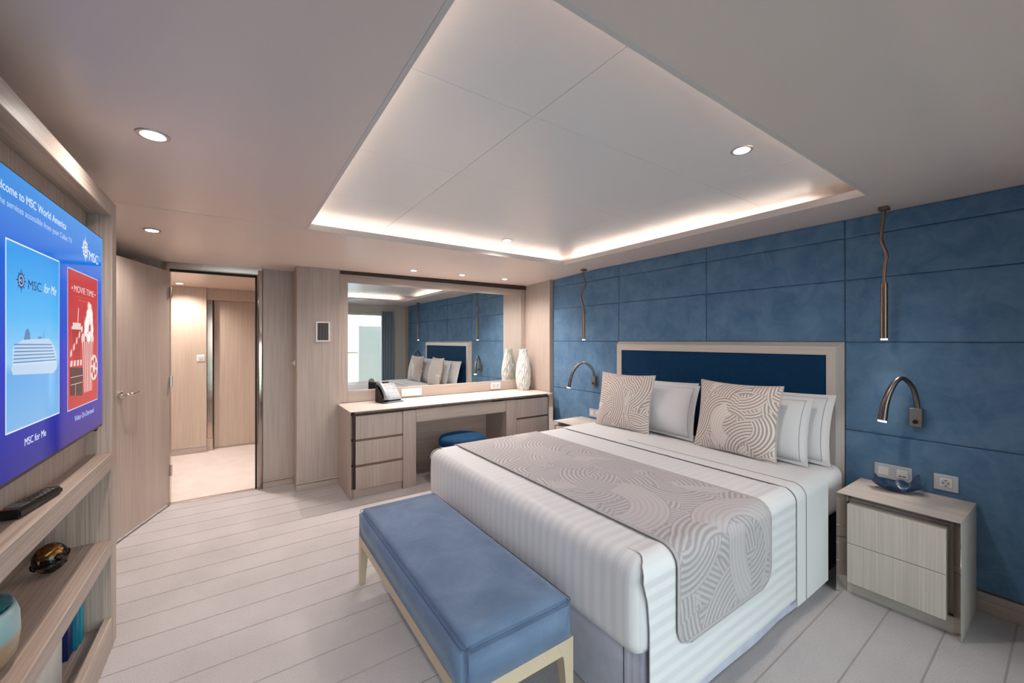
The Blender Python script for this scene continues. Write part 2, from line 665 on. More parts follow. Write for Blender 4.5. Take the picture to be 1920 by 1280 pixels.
# lip of the cove
lh, lw = 0.04, 0.014
q_ = 0.003
for nm, b in (('cove_lip', box(CX0 - lw, CX0 + q_, CY0 - lw, CY1 + lw, H - 0.0015, H + lh, 0.001)),
              ('cove_lip', box(CX1 - q_, CX1 + lw, CY0 - lw, CY1 + lw, H - 0.0015, H + lh, 0.001)),
              ('cove_lip', box(CX0 + q_, CX1 - q_, CY0 - lw, CY0 + q_, H - 0.0015, H + lh, 0.001)),
              ('cove_lip', box(CX0 + q_, CX1 - q_, CY1 - q_, CY1 + lw, H - 0.0015, H + lh, 0.001))):
    obj(nm, b, 'cove_lip', ceil)
# trough walls and floor, dark structure above
TR = 0.22
for b in (box(CX0 - TR - t, CX0 - TR, CY0 - TR, CY1 + TR, H + 0.0205, H_UP + 0.05, 0),
          box(CX1 + TR, CX1 + TR + t, CY0 - TR, CY1 + TR, H + 0.0205, H_UP + 0.05, 0),
          box(CX0 - TR, CX1 + TR, CY0 - TR - t, CY0 - TR, H + 0.0205, H_UP + 0.05, 0),
          box(CX0 - TR, CX1 + TR, CY1 + TR, CY1 + TR + t, H + 0.0205, H_UP + 0.05, 0),
          box(CX0 - TR, CX1 + TR, CY1 + lw, CY1 + TR, H + 0.003, H + 0.022, 0)):
    obj('cove_trough', b, 'cove_lip', ceil)
obj('ceiling_backing', box(CX0 - TR, CX1 + TR, CY0 - TR, CY1 + TR, H_UP + 0.018, H_UP + 0.05, 0), 'trim_ring', ceil)
xs = [CX0 - TR, 0.943, 2.18, CX1 + TR]
ys = [CY0 - TR, 1.228, 1.875, 2.525, CY1 + TR]
for i in range(3):
    for j in range(4):
        obj('ceiling_panel', box(xs[i] + 0.0007, xs[i + 1] - 0.0007, ys[j] + 0.0007, ys[j + 1] - 0.0007, H_UP, H_UP + 0.018, 0.0008), 'cove_panel', ceil)
# roof above everything keeps daylight out
obj('ceiling_deck', box(-1.1, 3.5, Y_FRONT - 0.15, 6.9, 2.36, 2.40, 0), 'dark_gap',
    label='deck slab above the cabin ceiling', cat='ceiling', kind='structure')

# led runs lying in the cove troughs
led = thing('led_strip_light', 'warm white light strip glowing inside the ceiling cove', 'strip light', ((CX0 + CX1) / 2, (CY0 + CY1) / 2, H + 0.02))
zc = H + 0.027
runs = [((CX0 - 0.15, CY0, CY1, 'y'), 2.2), ((CX1 + 0.15, CY0 + 0.85, CY1, 'y'), 1.1), ((CX1 + 0.15, CY0 + 0.30, CY0 + 0.85, 'y'), 0.5), ((CY1 + 0.15, CX0 - 0.1, CX1 + 0.1, 'x'), 1.0), ((CY0 - 0.15, CX0, CX1, 'x'), 1.5)]
for (c, a, b, ax), s in runs:
    L = b - a
    if ax == 'y':
        bm = box(c - 0.006, c + 0.006, a, b, zc - 0.004, zc, 0)
        loc, rot = (c, (a + b) / 2, zc + 0.004), (R(180), 0, R(90))
    else:
        bm = box(a, b, c - 0.006, c + 0.006, zc - 0.004, zc, 0)
        loc, rot = ((a + b) / 2, c, zc + 0.004), (R(180), 0, 0)
    obj('led_strip', bm, 'led', led)
    add_light('AREA', 'cove_glow', loc, COVE_W * L * s, WARM_COVE, led, rot, shape='RECTANGLE', size=L, size_y=0.02)

# walls
obj('wall_left', box(X_LEFT - 0.1, X_LEFT, Y_FRONT, Y_DOOR + 0.1, 0, 2.36, 0), wood_z,
    label='oak veneered wall behind the television unit', cat='wall', kind='structure')
wr = obj('wall_right', box(W + 0.045, W + 0.16, Y_FRONT, 4.5, 0, 2.36, 0), 'upholstered_edge',
         label='blue suede panelled wall behind the bed', cat='wall', kind='structure')
zj = [0.10, 0.83, 1.38, 1.768, 2.033, 2.152]
yj = [3.736, 2.722, 1.812, 0.905, 0.0, -0.20]
for i in range(5):
    for j in range(5):
        z0, z1 = zj[j], zj[j + 1]
        y1, y0 = yj[i], yj[i + 1]
        b = box(W, W + 0.045, y0 + 0.0006, y1 - 0.0006, z0 + 0.0006, z1 - 0.0006, 0)
        ed = [e for e in b.edges if all(abs(vv.co.x - W) < 1e-5 for vv in e.verts)]
        bmesh.ops.bevel(b, geom=ed, offset=0.013, segments=4, profile=0.6, affect='EDGES')
        obj('wall_panel', b, 'blue_velvet', wr, smooth=True, angle=60)
obj('baseboard_right', box(W - 0.012, W + 0.045, -0.30, 3.73, 0.0, 0.098, 0.003), wood_y,
    label='oak baseboard under the blue suede wall', cat='baseboard', kind='structure')
obj('trim_2', box(W - 0.01, W + 0.06, Y_FRONT, -0.205, 0.0, H, 0.003), wood_z,
    label='narrow oak post between the blue wall and the window', cat='trim', kind='structure')
# side panel between bed niche and dressing table
obj('trim_3', box(3.112, 3.24, 3.738, Y_BACK, 0.0, 2.14, 0.003), wood_z,
    label='tall oak side panel at the right end of the dressing table', cat='panel', kind='structure')
# wall behind the dressing table, vent panel, step, door wall
obj('wall_back', box(0.46, 3.3, Y_BACK, Y_BACK + 0.1, 0, 2.14, 0), wood_z,
    label='oak veneered wall behind the dressing table', cat='wall', kind='structure')
vp = obj('trim_4', box(0.46, 0.835, 4.185, Y_BACK + 0.02, 0.0, 2.13, 0.004), wood_z,
    label='oak wall panel with the air vent', cat='panel', kind='structure')
obj('baseboard_back', join(box(0.452, 0.82, 4.165, 4.19, 0.0, 0.055, 0.002), box(0.452, 0.82, 4.170, 4.19, 0.058, 0.075, 0.003)), wood_x,
    label='low oak baseboard under the air vent', cat='baseboard', kind='structure')
obj('wall_door', box(0.205, 0.50, Y_DOOR, Y_DOOR + 0.09, 0, 2.13, 0.002), wood_z,
    label='narrow oak wall panel right of the open door', cat='wall', kind='structure')
obj('baseboard_door', join(box(0.205, 0.458, Y_DOOR - 0.02, Y_DOOR + 0.01, 0.0, 0.055, 0.002), box(0.205, 0.458, Y_DOOR - 0.014, Y_DOOR + 0.01, 0.058, 0.075, 0.003)), wood_x,
    label='short oak baseboard right of the open door', cat='baseboard', kind='structure')
obj('trim_5', box(0.4585, 0.474, 4.19, Y_DOOR + 0.05, 0, 2.13, 0.0), wood_z,
    label='oak return between door wall and vent panel', cat='panel', kind='structure')
obj('wall_door_far', box(X_LEFT - 0.1, -0.50, Y_DOOR, Y_DOOR + 0.09, 0, 2.13, 0.002), wood_z,
    label='oak wall behind the open door leaf', cat='wall', kind='structure')

# door frame and leaf
df = thing('door_frame', 'polished metal door frame with black seal round the open doorway', 'door frame', (-0.15, Y_DOOR, 0), kind='structure')
obj('jamb', box(0.166, 0.203, Y_DOOR - 0.012, Y_DOOR + 0.09, 0, 2.045, 0.006, 2), 'bronze_chrome', df, smooth=True)
obj('jamb', box(-0.505, -0.462, Y_DOOR - 0.012, Y_DOOR + 0.09, 0, 2.045, 0.006, 2), 'bronze_chrome', df, smooth=True)
obj('header', box(-0.52, 0.205, Y_DOOR - 0.010, Y_DOOR + 0.09, 1.995, 2.10, 0.012, 3), 'threshold', df, smooth=True)
obj('seal', join(box(0.145, 0.162, Y_DOOR + 0.0, Y_DOOR + 0.03, 0, 1.995, 0.002), box(-0.462, 0.162, Y_DOOR + 0.0, Y_DOOR + 0.03, 1.975, 1.995, 0.002)), 'black_matte', df)

hinge = Vector((-0.462, 4.43, 0))
dvec = Vector((-0.213, -0.645, 0)).normalized()
nvec = Vector((dvec.y, -dvec.x, 0))
if nvec.x > 0:
    nvec = -nvec                                   # thickness goes away from the room centre
def door_pt(s, n, z):
    return hinge + dvec * s + nvec * n + Vector((0, 0, z))
def door_box(s0, s1, n0, n1, z0, z1, bev=0.002, seg=1):
    b = box(s0, s1, n0, n1, z0, z1, bev, seg)
    mt = Matrix((( dvec.x, nvec.x, 0, hinge.x), (dvec.y, nvec.y, 0, hinge.y), (0, 0, 1, 0), (0, 0, 0, 1)))
    return place(b, mt)
door = obj('door_1', door_box(0.0, 0.70, 0.0, 0.042, 0.012, 1.972, 0.002), wood_z,
           label='open oak cabin door with a chrome lever handle', cat='door', kind='structure')
obj('edge_strip', door_box(-0.004, 0.0, 0.0, 0.042, 0.012, 1.972, 0.0), 'chrome', door)
obj('bottom_seal', door_box(0.0, 0.70, -0.003, 0.0, 0.012, 0.03, 0.0), 'chrome', door)
hz = 1.015
hnd = obj('handle', join(
    tube([door_pt(0.645, 0.0, hz), door_pt(0.645, -0.012, hz)], 0.026, 20),
    tube(spline([door_pt(0.645, -0.01, hz), door_pt(0.645, -0.045, hz), door_pt(0.625, -0.058, hz), door_pt(0.57, -0.060, hz + 0.004), door_pt(0.53, -0.050, hz + 0.010)], 6), 0.009, 12)),
    'chrome', door, smooth=True)
for z in (0.25, 1.0, 1.75):
    obj('hinge', tube([hinge + Vector((0.008, -0.006, z)), hinge + Vector((0.008, -0.006, z + 0.09))], 0.009, 10), 'chrome', door, smooth=True)

# hall beyond the door
obj('wall_hall_left', box(-1.1, -1.0, Y_DOOR + 0.05, 6.8, 0, 2.3, 0), hall_wood, label='oak hall wall hidden left of the doorway', cat='wall', kind='structure')
obj('wall_hall_right', box(1.0, 1.1, Y_DOOR + 0.09, 6.8, 0, 2.3, 0), hall_wood, label='oak hall wall hidden right of the doorway', cat='wall', kind='structure')
obj('wall_hall_back', box(-1.0, -0.305, 6.30, 6.40, 0, 2.3, 0.003), hall_wood, label='lit oak hall wall with a light switch, seen through the doorway', cat='wall', kind='structure')
obj('baseboard_hall', join(box(-1.0, -0.305, 6.285, 6.30, 0, 0.06, 0.002), box(-1.0, -0.305, 6.289, 6.30, 0.063, 0.088, 0.003)), wood_x,
    label='oak baseboard of the hall wall', cat='baseboard', kind='structure')
obj('trim_6', box(-0.304, -0.245, 6.335, 6.52, 0.16, 1.90, 0.004), 'bronze_chrome', label='polished metal post beside the hall door', cat='trim', kind='structure')
obj('trim_7', join(box(-0.304, -0.245, 6.34, 6.52, 0.0, 0.159, 0.002), box(-0.304, 1.0, 6.34, 6.52, 1.901, 2.3, 0.002)), hall_wood, label='oak lintel above the hall door', cat='trim', kind='structure')
obj('door_2', box(-0.235, 0.75, 6.42, 6.46, 0.012, 1.90, 0.003), hall_wood, label='closed oak door at the end of the hall', cat='door', kind='structure')
obj('trim_8', box(-0.24, 1.0, 6.40, 6.42, 0.0, 0.012, 0.0), 'threshold', label='metal strip under the hall door', cat='threshold', kind='structure')
obj('wall_hall_end', box(-1.0, 1.0, 6.53, 6.6, 0, 2.3, 0), hall_wood, label='hall wall behind the closed hall door', cat='wall', kind='structure')
obj('ceiling_hall', box(-1.0, 1.0, Y_DOOR + 0.09, 6.55, 2.05, 2.07, 0), 'ceiling', label='pale hall ceiling beyond the doorway', cat='ceiling', kind='structure')

# window wall behind the camera, balcony outside
wx0, wx1, wz0, wz1 = WIN
obj('wall_front', join(box(X_LEFT, wx0, Y_FRONT - 0.12, Y_FRONT, 0, 2.36, 0), box(wx1, 3.3, Y_FRONT - 0.12, Y_FRONT, 0, 2.36, 0), box(wx0, wx1, Y_FRONT - 0.12, Y_FRONT, wz1, 2.36, 0)),
    'wall_paint', label='pale wall round the balcony window', cat='wall', kind='structure')
win = thing('window_1', 'full-height sliding balcony window seen in the mirror', 'window', ((wx0 + wx1) / 2, Y_FRONT - 0.08, 0), kind='structure')
fr = 0.05
for a, b in ((wx0, wx0 + fr), (0.96, 1.03), (wx1 - fr, wx1)):
    obj('window_stile', box(a, b, Y_FRONT - 0.09, Y_FRONT - 0.04, wz0, wz1, 0.003), 'frame_white', win)
for a, b in ((0.0, wz0 + fr), (wz1 - fr, wz1)):
    obj('window_rail', box(wx0, wx1, Y_FRONT - 0.09, Y_FRONT - 0.04, a, b, 0.003), 'frame_white', win)
obj('pane', box(wx0 + fr, 0.96, Y_FRONT - 0.068, Y_FRONT - 0.062, wz0 + fr, wz1 - fr, 0), 'pane', win)
obj('pane', box(1.03, wx1 - fr, Y_FRONT - 0.068, Y_FRONT - 0.062, wz0 + fr, wz1 - fr, 0), 'pane', win)
# curtain
cv, n = [], 140
cur = bm_new()
rows = []
for z in (0.02, 0.6, 1.2, 1.7, 2.02):
    row = []
    for i in range(n):
        s = i / (n - 1)
        row.append(cur.verts.new((2.60 + 0.26 * s, Y_FRONT + 0.06 + 0.028 * math.sin(s * 2 * math.pi * 4.5) + 0.006 * math.sin(s * 31 + z), z)))
    rows.append(row)
for a, b in zip(rows[:-1], rows[1:]):
    for i in range(n - 1):
        cur.faces.new((a[i], a[i + 1], b[i + 1], b[i]))
g = bmesh.ops.extrude_face_region(cur, geom=list(cur.faces))
bmesh.ops.translate(cur, vec=(0, 0.003, 0), verts=[e for e in g['geom'] if isinstance(e, bmesh.types.BMVert)])
obj('curtain', cur, 'curtain', smooth=True, label='slate blue pleated curtain drawn aside beside the balcony window', cat='curtain')

obj('balcony_floor', box(-3.0, 4.6, -2.4, Y_FRONT - 0.12, -0.10, -0.03, 0), 'deck', label='balcony deck outside the window', cat='balcony', kind='structure')
obj('balcony_soffit', box(-3.0, 4.6, -1.9, Y_FRONT - 0.12, 2.26, 2.36, 0), 'balcony_white', label='white balcony soffit outside the window', cat='balcony', kind='structure')
obj('balcony_divider', join(box(3.02, 3.10, -2.35, Y_FRONT - 0.14, -0.03, 2.22, 0.004), box(2.42, 3.02, -1.62, -1.54, -0.03, 1.74, 0.004)), 'balcony_white', label='white balcony divider outside the window', cat='divider', kind='structure')
br = thing('balcony_railing', 'glass balcony railing with a wooden handrail outside the window', 'railing', (0.8, -2.32, -0.03), kind='structure')
obj('handrail', box(-3.0, 3.02, -2.36, -2.28, 1.06, 1.10, 0.01, 2), 'railing', br)
for x in (-1.5, -0.3, 0.9, 2.1):
    obj('post', box(x - 0.02, x + 0.02, -2.34, -2.30, -0.03, 1.06, 0.003), 'frame_white', br)
    obj('pane', box(x + 0.03, x + 1.17, -2.325, -2.315, 0.05, 1.02, 0), 'rail_glass', br)
obj('sea', raw([(-400, -900, -25), (400, -900, -25), (400, -8, -25), (-400, -8, -25)], [(0, 1, 2, 3)]), 'sea', label='sea far below the balcony', cat='sea', kind='structure')

# ------------------------------------------------------------------ television unit
U0, U1, UF, UB = 0.88, 2.60, -0.463, -0.83
tu = thing('television_unit', 'oak built-in wall unit with open shelves round the television', 'shelf unit', ((UF + UB) / 2, (U0 + U1) / 2, 0))
obj('side_panel', box(UB, UF, U1 - 0.08, U1, 0, 2.021, 0.003), unit_z, tu)
obj('side_panel', box(UB, UF, U0, U0 + 0.08, 0, 2.021, 0.003), unit_z, tu)
obj('top_board', box(UB, UF, U0 + 0.08, U1 - 0.08, 1.951, 2.021, 0.003), unit_y, tu)
obj('shelf', box(UB, UF, U0 + 0.08, U1 - 0.08, 0.810, 0.884, 0.003), unit_y, tu)
obj('shelf', box(UB, UF, U0 + 0.08, U1 - 0.08, 0.428, 0.492, 0.003), unit_y, tu)
obj('bottom_shelf', box(UB, UF - 0.028, U0 + 0.08, U1 - 0.08, 0.05, 0.105, 0.003), unit_y, tu)
obj('kick_board', box(UF - 0.027, UF, U0 + 0.08, U1 - 0.08, 0.0, 0.142, 0.003), unit_y, tu)
obj('niche_panel', box(-0.56, -0.545, U0 + 0.08, U1 - 0.08, 0.884, 1.951, 0.0), unit_z, tu)
obj('back_panel', box(UB, UB + 0.012, U0 + 0.08, U1 - 0.08, 0.10, 0.81, 0.0), unit_z, tu)

# ------------------------------------------------------------------ television with its picture
TY0, TY1, TZ0, TZ1, TX = 1.02, 2.46, 1.018, 1.838, -0.482
tv = thing('television', 'large flat television showing a blue welcome menu in the oak wall unit', 'television', (-0.51, (TY0 + TY1) / 2, TZ0))
obj('bezel', box(-0.53, TX, TY0, TY1, TZ0, TZ1, 0.003), 'black', tv)
obj('mount', box(-0.545, -0.53, 1.5, 2.0, 1.25, 1.6, 0.002), 'black_matte', tv)
obj('sensor_foot', box(-0.50, -0.488, 2.40, 2.425, TZ0 - 0.012, TZ0, 0.002), 'black', tv)

def screen_mat():
    m, nt, b = new_mat('screen_blue')
    b.inputs['Base Color'].default_value = (0.006, 0.008, 0.012, 1)
    b.inputs['Roughness'].default_value = 0.06
    b.inputs['Specular IOR Level'].default_value = 0.5
    geo = nt.nodes.new('ShaderNodeNewGeometry')
    sep = nt.nodes.new('ShaderNodeSeparateXYZ')
    nt.links.new(geo.outputs['Position'], sep.inputs[0])
    mr = nt.nodes.new('ShaderNodeMapRange')
    mr.inputs['From Min'].default_value = TZ0
    mr.inputs['From Max'].default_value = TZ1
    nt.links.new(sep.outputs['Z'], mr.inputs['Value'])
    r = nt.nodes.new('ShaderNodeValToRGB')
    e = r.color_ramp.elements
    e[0].position = 0.0; e[0].color = lin(10, 22, 130)
    e[1].position = 1.0; e[1].color = lin(12, 140, 222)
    e.new(0.35).color = lin(0, 44, 190)
    e.new(0.72).color = lin(2, 98, 212)
    nt.links.new(mr.outputs['Result'], r.inputs['Fac'])
    nt.links.new(r.outputs['Color'], b.inputs['Emission Color'])
    b.inputs['Emission Strength'].default_value = 0.95
    return m
def card_mat():
    m, nt, b = new_mat('sea_picture')
    b.inputs['Base Color'].default_value = (0.01, 0.012, 0.016, 1)
    b.inputs['Roughness'].default_value = 0.06
    geo = nt.nodes.new('ShaderNodeNewGeometry')
    sep = nt.nodes.new('ShaderNodeSeparateXYZ')
    nt.links.new(geo.outputs['Position'], sep.inputs[0])
    mr = nt.nodes.new('ShaderNodeMapRange')
    mr.inputs['From Min'].default_value = 1.155
    mr.inputs['From Max'].default_value = 1.646
    nt.links.new(sep.outputs['Z'], mr.inputs['Value'])
    r = nt.nodes.new('ShaderNodeValToRGB')
    e = r.color_ramp.elements
    e[0].position = 0.0; e[0].color = lin(120, 178, 228)
    e[1].position = 1.0; e[1].color = lin(40, 150, 232)
    e.new(0.30).color = lin(96, 168, 228)
    e.new(0.36).color = lin(140, 200, 240)
    e.new(0.62).color = lin(80, 180, 240)
    nt.links.new(mr.outputs['Result'], r.inputs['Fac'])
    nt.links.new(r.outputs['Color'], b.inputs['Emission Color'])
    b.inputs['Emission Strength'].default_value = 0.95
    return m
scr = obj('screen', box(TX, TX + 0.0012, TY0 + 0.008, TY1 - 0.008, TZ0 + 0.012, TZ1 - 0.008, 0), screen_mat(), tv)
E_ = {'white': emis('print_white', lin(226, 236, 250), 0.9), 'pale': emis('print_pale', lin(180, 208, 238), 0.85),
      'navy': emis('print_navy', lin(20, 60, 120), 0.9), 'red': emis('print_red', lin(206, 60, 70), 0.8),
      'dark': emis('print_dark', lin(90, 58, 66), 0.6), 'orange': emis('print_orange', lin(226, 92, 80), 0.8),
      'ship': emis('print_ship', lin(188, 214, 238), 0.9), 'shipd': emis('print_ship_shade', lin(92, 140, 190), 0.85),
      'cream': emis('print_cream', lin(232, 220, 214), 0.85), 'cup': emis('print_cup', lin(200, 50, 60), 0.7)}
lay = {'n': 0}
def flat(name, poly, mat, level):
    """thin print on the screen; poly in (y, z)"""
    x0 = TX + 0.0012 + 0.0002 * level
    return obj(name, prism(poly, x0, x0 + 0.00015, 'x'), mat, scr)
def flats(name, polys, mat, level):
    x0 = TX + 0.0012 + 0.0002 * level
    return obj(name, join(*[prism(p, x0, x0 + 0.00015, 'x') for p in polys]), mat, scr)
def rect(a, b, c, d):
    return [(a, c), (b, c), (b, d), (a, d)]
def text(name, s, y, z, size, mat, level, align='LEFT', width=None, shear=0.0, parent=None):
    cu = bpy.data.curves.new(name, 'FONT')
    cu.body = s
    cu.size = size
    cu.align_x = align
    cu.extrude = 0.00005
    cu.shear = shear
    tmp = bpy.data.objects.new('tmp_text', cu)
    COL.objects.link(tmp)
    bpy.context.view_layer.update()
    me = bpy.data.meshes.new_from_object(tmp.evaluated_get(bpy.context.evaluated_depsgraph_get()))
    bpy.data.objects.remove(tmp)
    bm = bm_new()
    bm.from_mesh(me)
    bpy.data.meshes.remove(me)
    x0 = TX + 0.0012 + 0.0002 * level
    xs_ = [vv.co.x for vv in bm.verts]
    sc = 1.0 if width is None else width / (max(xs_) - min(xs_))
    off = -max(xs_) * sc if align == 'RIGHT' else (-min(xs_) * sc if align == 'LEFT' else -(max(xs_) + min(xs_)) / 2 * sc)
    for vv in bm.verts:
        vv.co = Vector((x0 + vv.co.z, y + vv.co.x * sc + off, z + vv.co.y))
    return obj(name, bm, mat, parent or scr)

def star(cy, cz, r, n=16, inner=0.56, squash=1.0):
    pts = []
    for i in range(2 * n):
        a = math.pi / 2 + math.pi * i / n
        big = r if (i % 8 == 0) else (0.86 * r if i % 4 == 0 else 0.74 * r)
        rr = big if i % 2 == 0 else inner * r * 0.9
        pts.append((cy + rr * math.cos(a) * squash, cz + rr * math.sin(a)))
    return pts
def circ(cy, cz, r, n=24):
    return [(cy + r * math.cos(2 * math.pi * i / n), cz + r * math.sin(2 * math.pi * i / n)) for i in range(n)]
def ring(name, cy, cz, r0, r1, mat, level, n=24):
    polys = []
    for i in range(n):
        a, b = 2 * math.pi * i / n, 2 * math.pi * (i + 1) / n
        polys.append([(cy + r0 * math.cos(a), cz + r0 * math.sin(a)), (cy + r1 * math.cos(a), cz + r1 * math.sin(a)),
                      (cy + r1 * math.cos(b), cz + r1 * math.sin(b)), (cy + r0 * math.cos(b), cz + r0 * math.sin(b))])
    return flats(name, polys, mat, level)

text('screen_text', 'Welcome to MSC World America', 2.0, 1.768, 0.034, E_['white'], 1, 'RIGHT', 0.52)
text('screen_text', 'Discover the services accessible from your Cabin TV', 2.06, 1.732, 0.026, E_['pale'], 1, 'RIGHT', 0.66)
flat('compass_emblem', star(2.213, 1.742, 0.05), E_['white'], 1)
ring('compass_ring', 2.213, 1.742, 0.017, 0.021, E_['navy'], 2)
text('emblem_letters', 'MSC', 2.213, 1.736, 0.014, E_['navy'], 2, 'CENTER', 0.022)
text('screen_text', 'MSC', 2.262, 1.708, 0.054, E_['white'], 1, 'LEFT', 0.125)

flat('picture_border', rect(1.560, 1.936, 1.150, 1.651), E_['white'], 1)
flat('picture_card', rect(1.564, 1.932, 1.154, 1.647), card_mat(), 2)
flat('compass_emblem', star(1.649, 1.552, 0.034), E_['navy'], 3)
ring('compass_ring', 1.649, 1.552, 0.012, 0.015, E_['ship'], 4)
text('emblem_letters', 'MSC', 1.649, 1.548, 0.011, E_['ship'], 4, 'CENTER', 0.017)
text('screen_text', 'MSC', 1.694, 1.534, 0.038, E_['navy'], 3, 'LEFT', 0.092)
text('screen_text', 'for Me', 1.806, 1.535, 0.040, E_['white'], 3, 'LEFT', 0.10, 0.35)
# cruise ship
flat('ship_hull', [(1.590, 1.318), (1.60, 1.300), (1.88, 1.286), (1.912, 1.300), (1.914, 1.322), (1.60, 1.328)], E_['ship'], 3)
flat('ship_hull', [(1.598, 1.326), (1.91, 1.320), (1.905, 1.348), (1.885, 1.372), (1.862, 1.386), (1.845, 1.396), (1.66, 1.392), (1.60, 1.372)], E_['ship'], 3)
flats('ship_decks', [[(1.602, 1.330 + 0.0095 * i), (1.905 - 0.0075 * i, 1.326 + 0.0098 * i), (1.904 - 0.0075 * i, 1.3295 + 0.0098 * i), (1.602 + 0.002 * i, 1.3335 + 0.0095 * i)] for i in range(6)], E_['shipd'], 4)
for nm_, pg_ in (('ship_funnel', [(1.664, 1.392), (1.706, 1.393), (1.704, 1.412), (1.694, 1.422), (1.684, 1.422), (1.676, 1.416)]),
                 ('ship_mast', [(1.80, 1.396), (1.806, 1.396), (1.804, 1.42), (1.802, 1.42)]),
                 ('ship_bridge', [(1.76, 1.395), (1.79, 1.396), (1.788, 1.401), (1.762, 1.401)])):
    flat(nm_, pg_, E_['shipd'], 4)
text('screen_text', 'MSC for Me', 1.748, 1.099, 0.030, E_['white'], 1, 'CENTER', 0.150)

flat('picture_border', rect(2.012, 2.379, 1.143, 1.645), E_['pale'], 1)
flat('picture_card', rect(2.016, 2.375, 1.147, 1.641), E_['red'], 2)
text('screen_text', 'MOVIE TIME', 2.200, 1.566, 0.034, E_['cream'], 3, 'CENTER', 0.24)
flat('title_dot', circ(2.060, 1.577, 0.005, 10), E_['cream'], 3)
flat('title_dot', circ(2.340, 1.577, 0.005, 10), E_['cream'], 3)
flats('title_rules', [rect(2.08, 2.32, 1.551, 1.5525), rect(2.13, 2.27, 1.536, 1.542)], E_['orange'], 3)
flat('cup', [(2.076, 1.30), (2.140, 1.30), (2.160, 1.432), (2.062, 1.432)], E_['cup'], 3)
flats('cup_lid', [rect(2.054, 2.166, 1.430, 1.440), rect(2.066, 2.154, 1.440, 1.454), [(2.118, 1.454), (2.124, 1.454), (2.132, 1.51), (2.126, 1.51)]], E_['cream'], 4)
bk = [(2.172, 1.386), (2.308, 1.386), (2.294, 1.190), (2.196, 1.190)]
flat('popcorn_bucket', bk, E_['cream'], 5)
st_ = []
for i in range(5):
    a, b = (i * 2 + 0.5) / 10, (i * 2 + 1.5) / 10
    st_.append([(2.172 + 0.136 * a, 1.386), (2.172 + 0.136 * b, 1.386), (2.196 + 0.098 * b, 1.190), (2.196 + 0.098 * a, 1.190)])
flats('bucket_stripes', st_, E_['red'], 6)
random.seed(5)
pc = []
for i in range(34):
    tt = i / 33
    zz = 1.39 + 0.125 * tt
    wdt = 0.066 * (1 - tt * 0.75)
    pc.append(circ(2.24 + 0.03 * tt + random.uniform(-wdt, wdt), zz + random.uniform(-0.01, 0.01), random.uniform(0.014, 0.021), 9))
flats('popcorn', pc, E_['cream'], 5)
flat('clapper', [(2.036, 1.196), (2.170, 1.182), (2.178, 1.286), (2.036, 1.296)], E_['dark'], 7)
flats('clapper_rules', [rect(2.040, 2.172, 1.258, 1.260), rect(2.040, 2.172, 1.232, 1.234), rect(2.09, 2.092, 1.19, 1.232)], E_['cream'], 8)
flats('clapper_sticks', [[(2.036 + 0.036 * i, 1.298), (2.054 + 0.036 * i, 1.297), (2.062 + 0.034 * i, 1.318), (2.044 + 0.034 * i, 1.318)] for i in range(4)]
      + [[(2.038 + 0.030 * i, 1.330 + 0.022 * i), (2.053 + 0.030 * i, 1.338 + 0.022 * i), (2.052 + 0.030 * i, 1.360 + 0.022 * i), (2.040 + 0.030 * i, 1.350 + 0.022 * i)] for i in range(5)], E_['cream'], 7)
flat('film_reel', circ(2.320, 1.280, 0.052, 28), E_['cream'], 7)
flats('film_reel_holes', [circ(2.320 + 0.030 * math.cos(a), 1.280 + 0.030 * math.sin(a), 0.0125, 12) for a in [i * math.pi / 3 + 0.3 for i in range(6)]], E_['red'], 8)
text('screen_text', 'Video On Demand', 2.205, 1.098, 0.028, E_['pale'], 1, 'CENTER', 0.235)

# ------------------------------------------------------------------ things on the shelves
rm = thing('remote_control', 'black remote control lying on the shelf under the television', 'remote', (-0.512, 1.84, 0.885))
rv = Vector((0.036, 0.225, 0)).normalized()
def rem_place(b):
    return place(b, Matrix.Translation((-0.513, 1.838, 0.885)) @ Matrix.Rotation(-math.atan2(rv.x, rv.y), 4, 'Z'))
def rem_prism(z0, z1, w0, w1, y0, y1):
    vs = [(-w0, y0, z0), (w0, y0, z0), (w1, y1, z0), (-w1, y1, z0), (-w0, y0, z1), (w0, y0, z1), (w1, y1, z1 - 0.004), (-w1, y1, z1 - 0.004)]
    b = raw(vs, [(0, 3, 2, 1), (4, 5, 6, 7), (0, 1, 5, 4), (1, 2, 6, 5), (2, 3, 7, 6), (3, 0, 4, 7)])
    bmesh.ops.bevel(b, geom=list(b.edges), offset=0.006, segments=3, affect='EDGES', clamp_overlap=True)
    return b
obj('body', rem_place(rem_prism(0.0, 0.028, 0.028, 0.021, -0.115, 0.115)), 'black', rm, smooth=True)
obj('display_window', rem_place(box(-0.018, 0.018, -0.085, -0.045, 0.0255, 0.0285, 0.001)), 'silver', rm)
for i in range(6):
    for j in range(3):
        obj('button', rem_place(box(-0.016 + 0.0115 * j, -0.008 + 0.0115 * j, -0.03 + 0.02 * i, -0.018 + 0.02 * i, 0.0235, 0.0275, 0.001)), 'gunmetal_box', rm)
obj('power_button', rem_place(box(-0.016, 0.0, -0.106, -0.096, 0.026, 0.029, 0.001)), plain('red_button', lin(170, 36, 46), 0.4), rm)

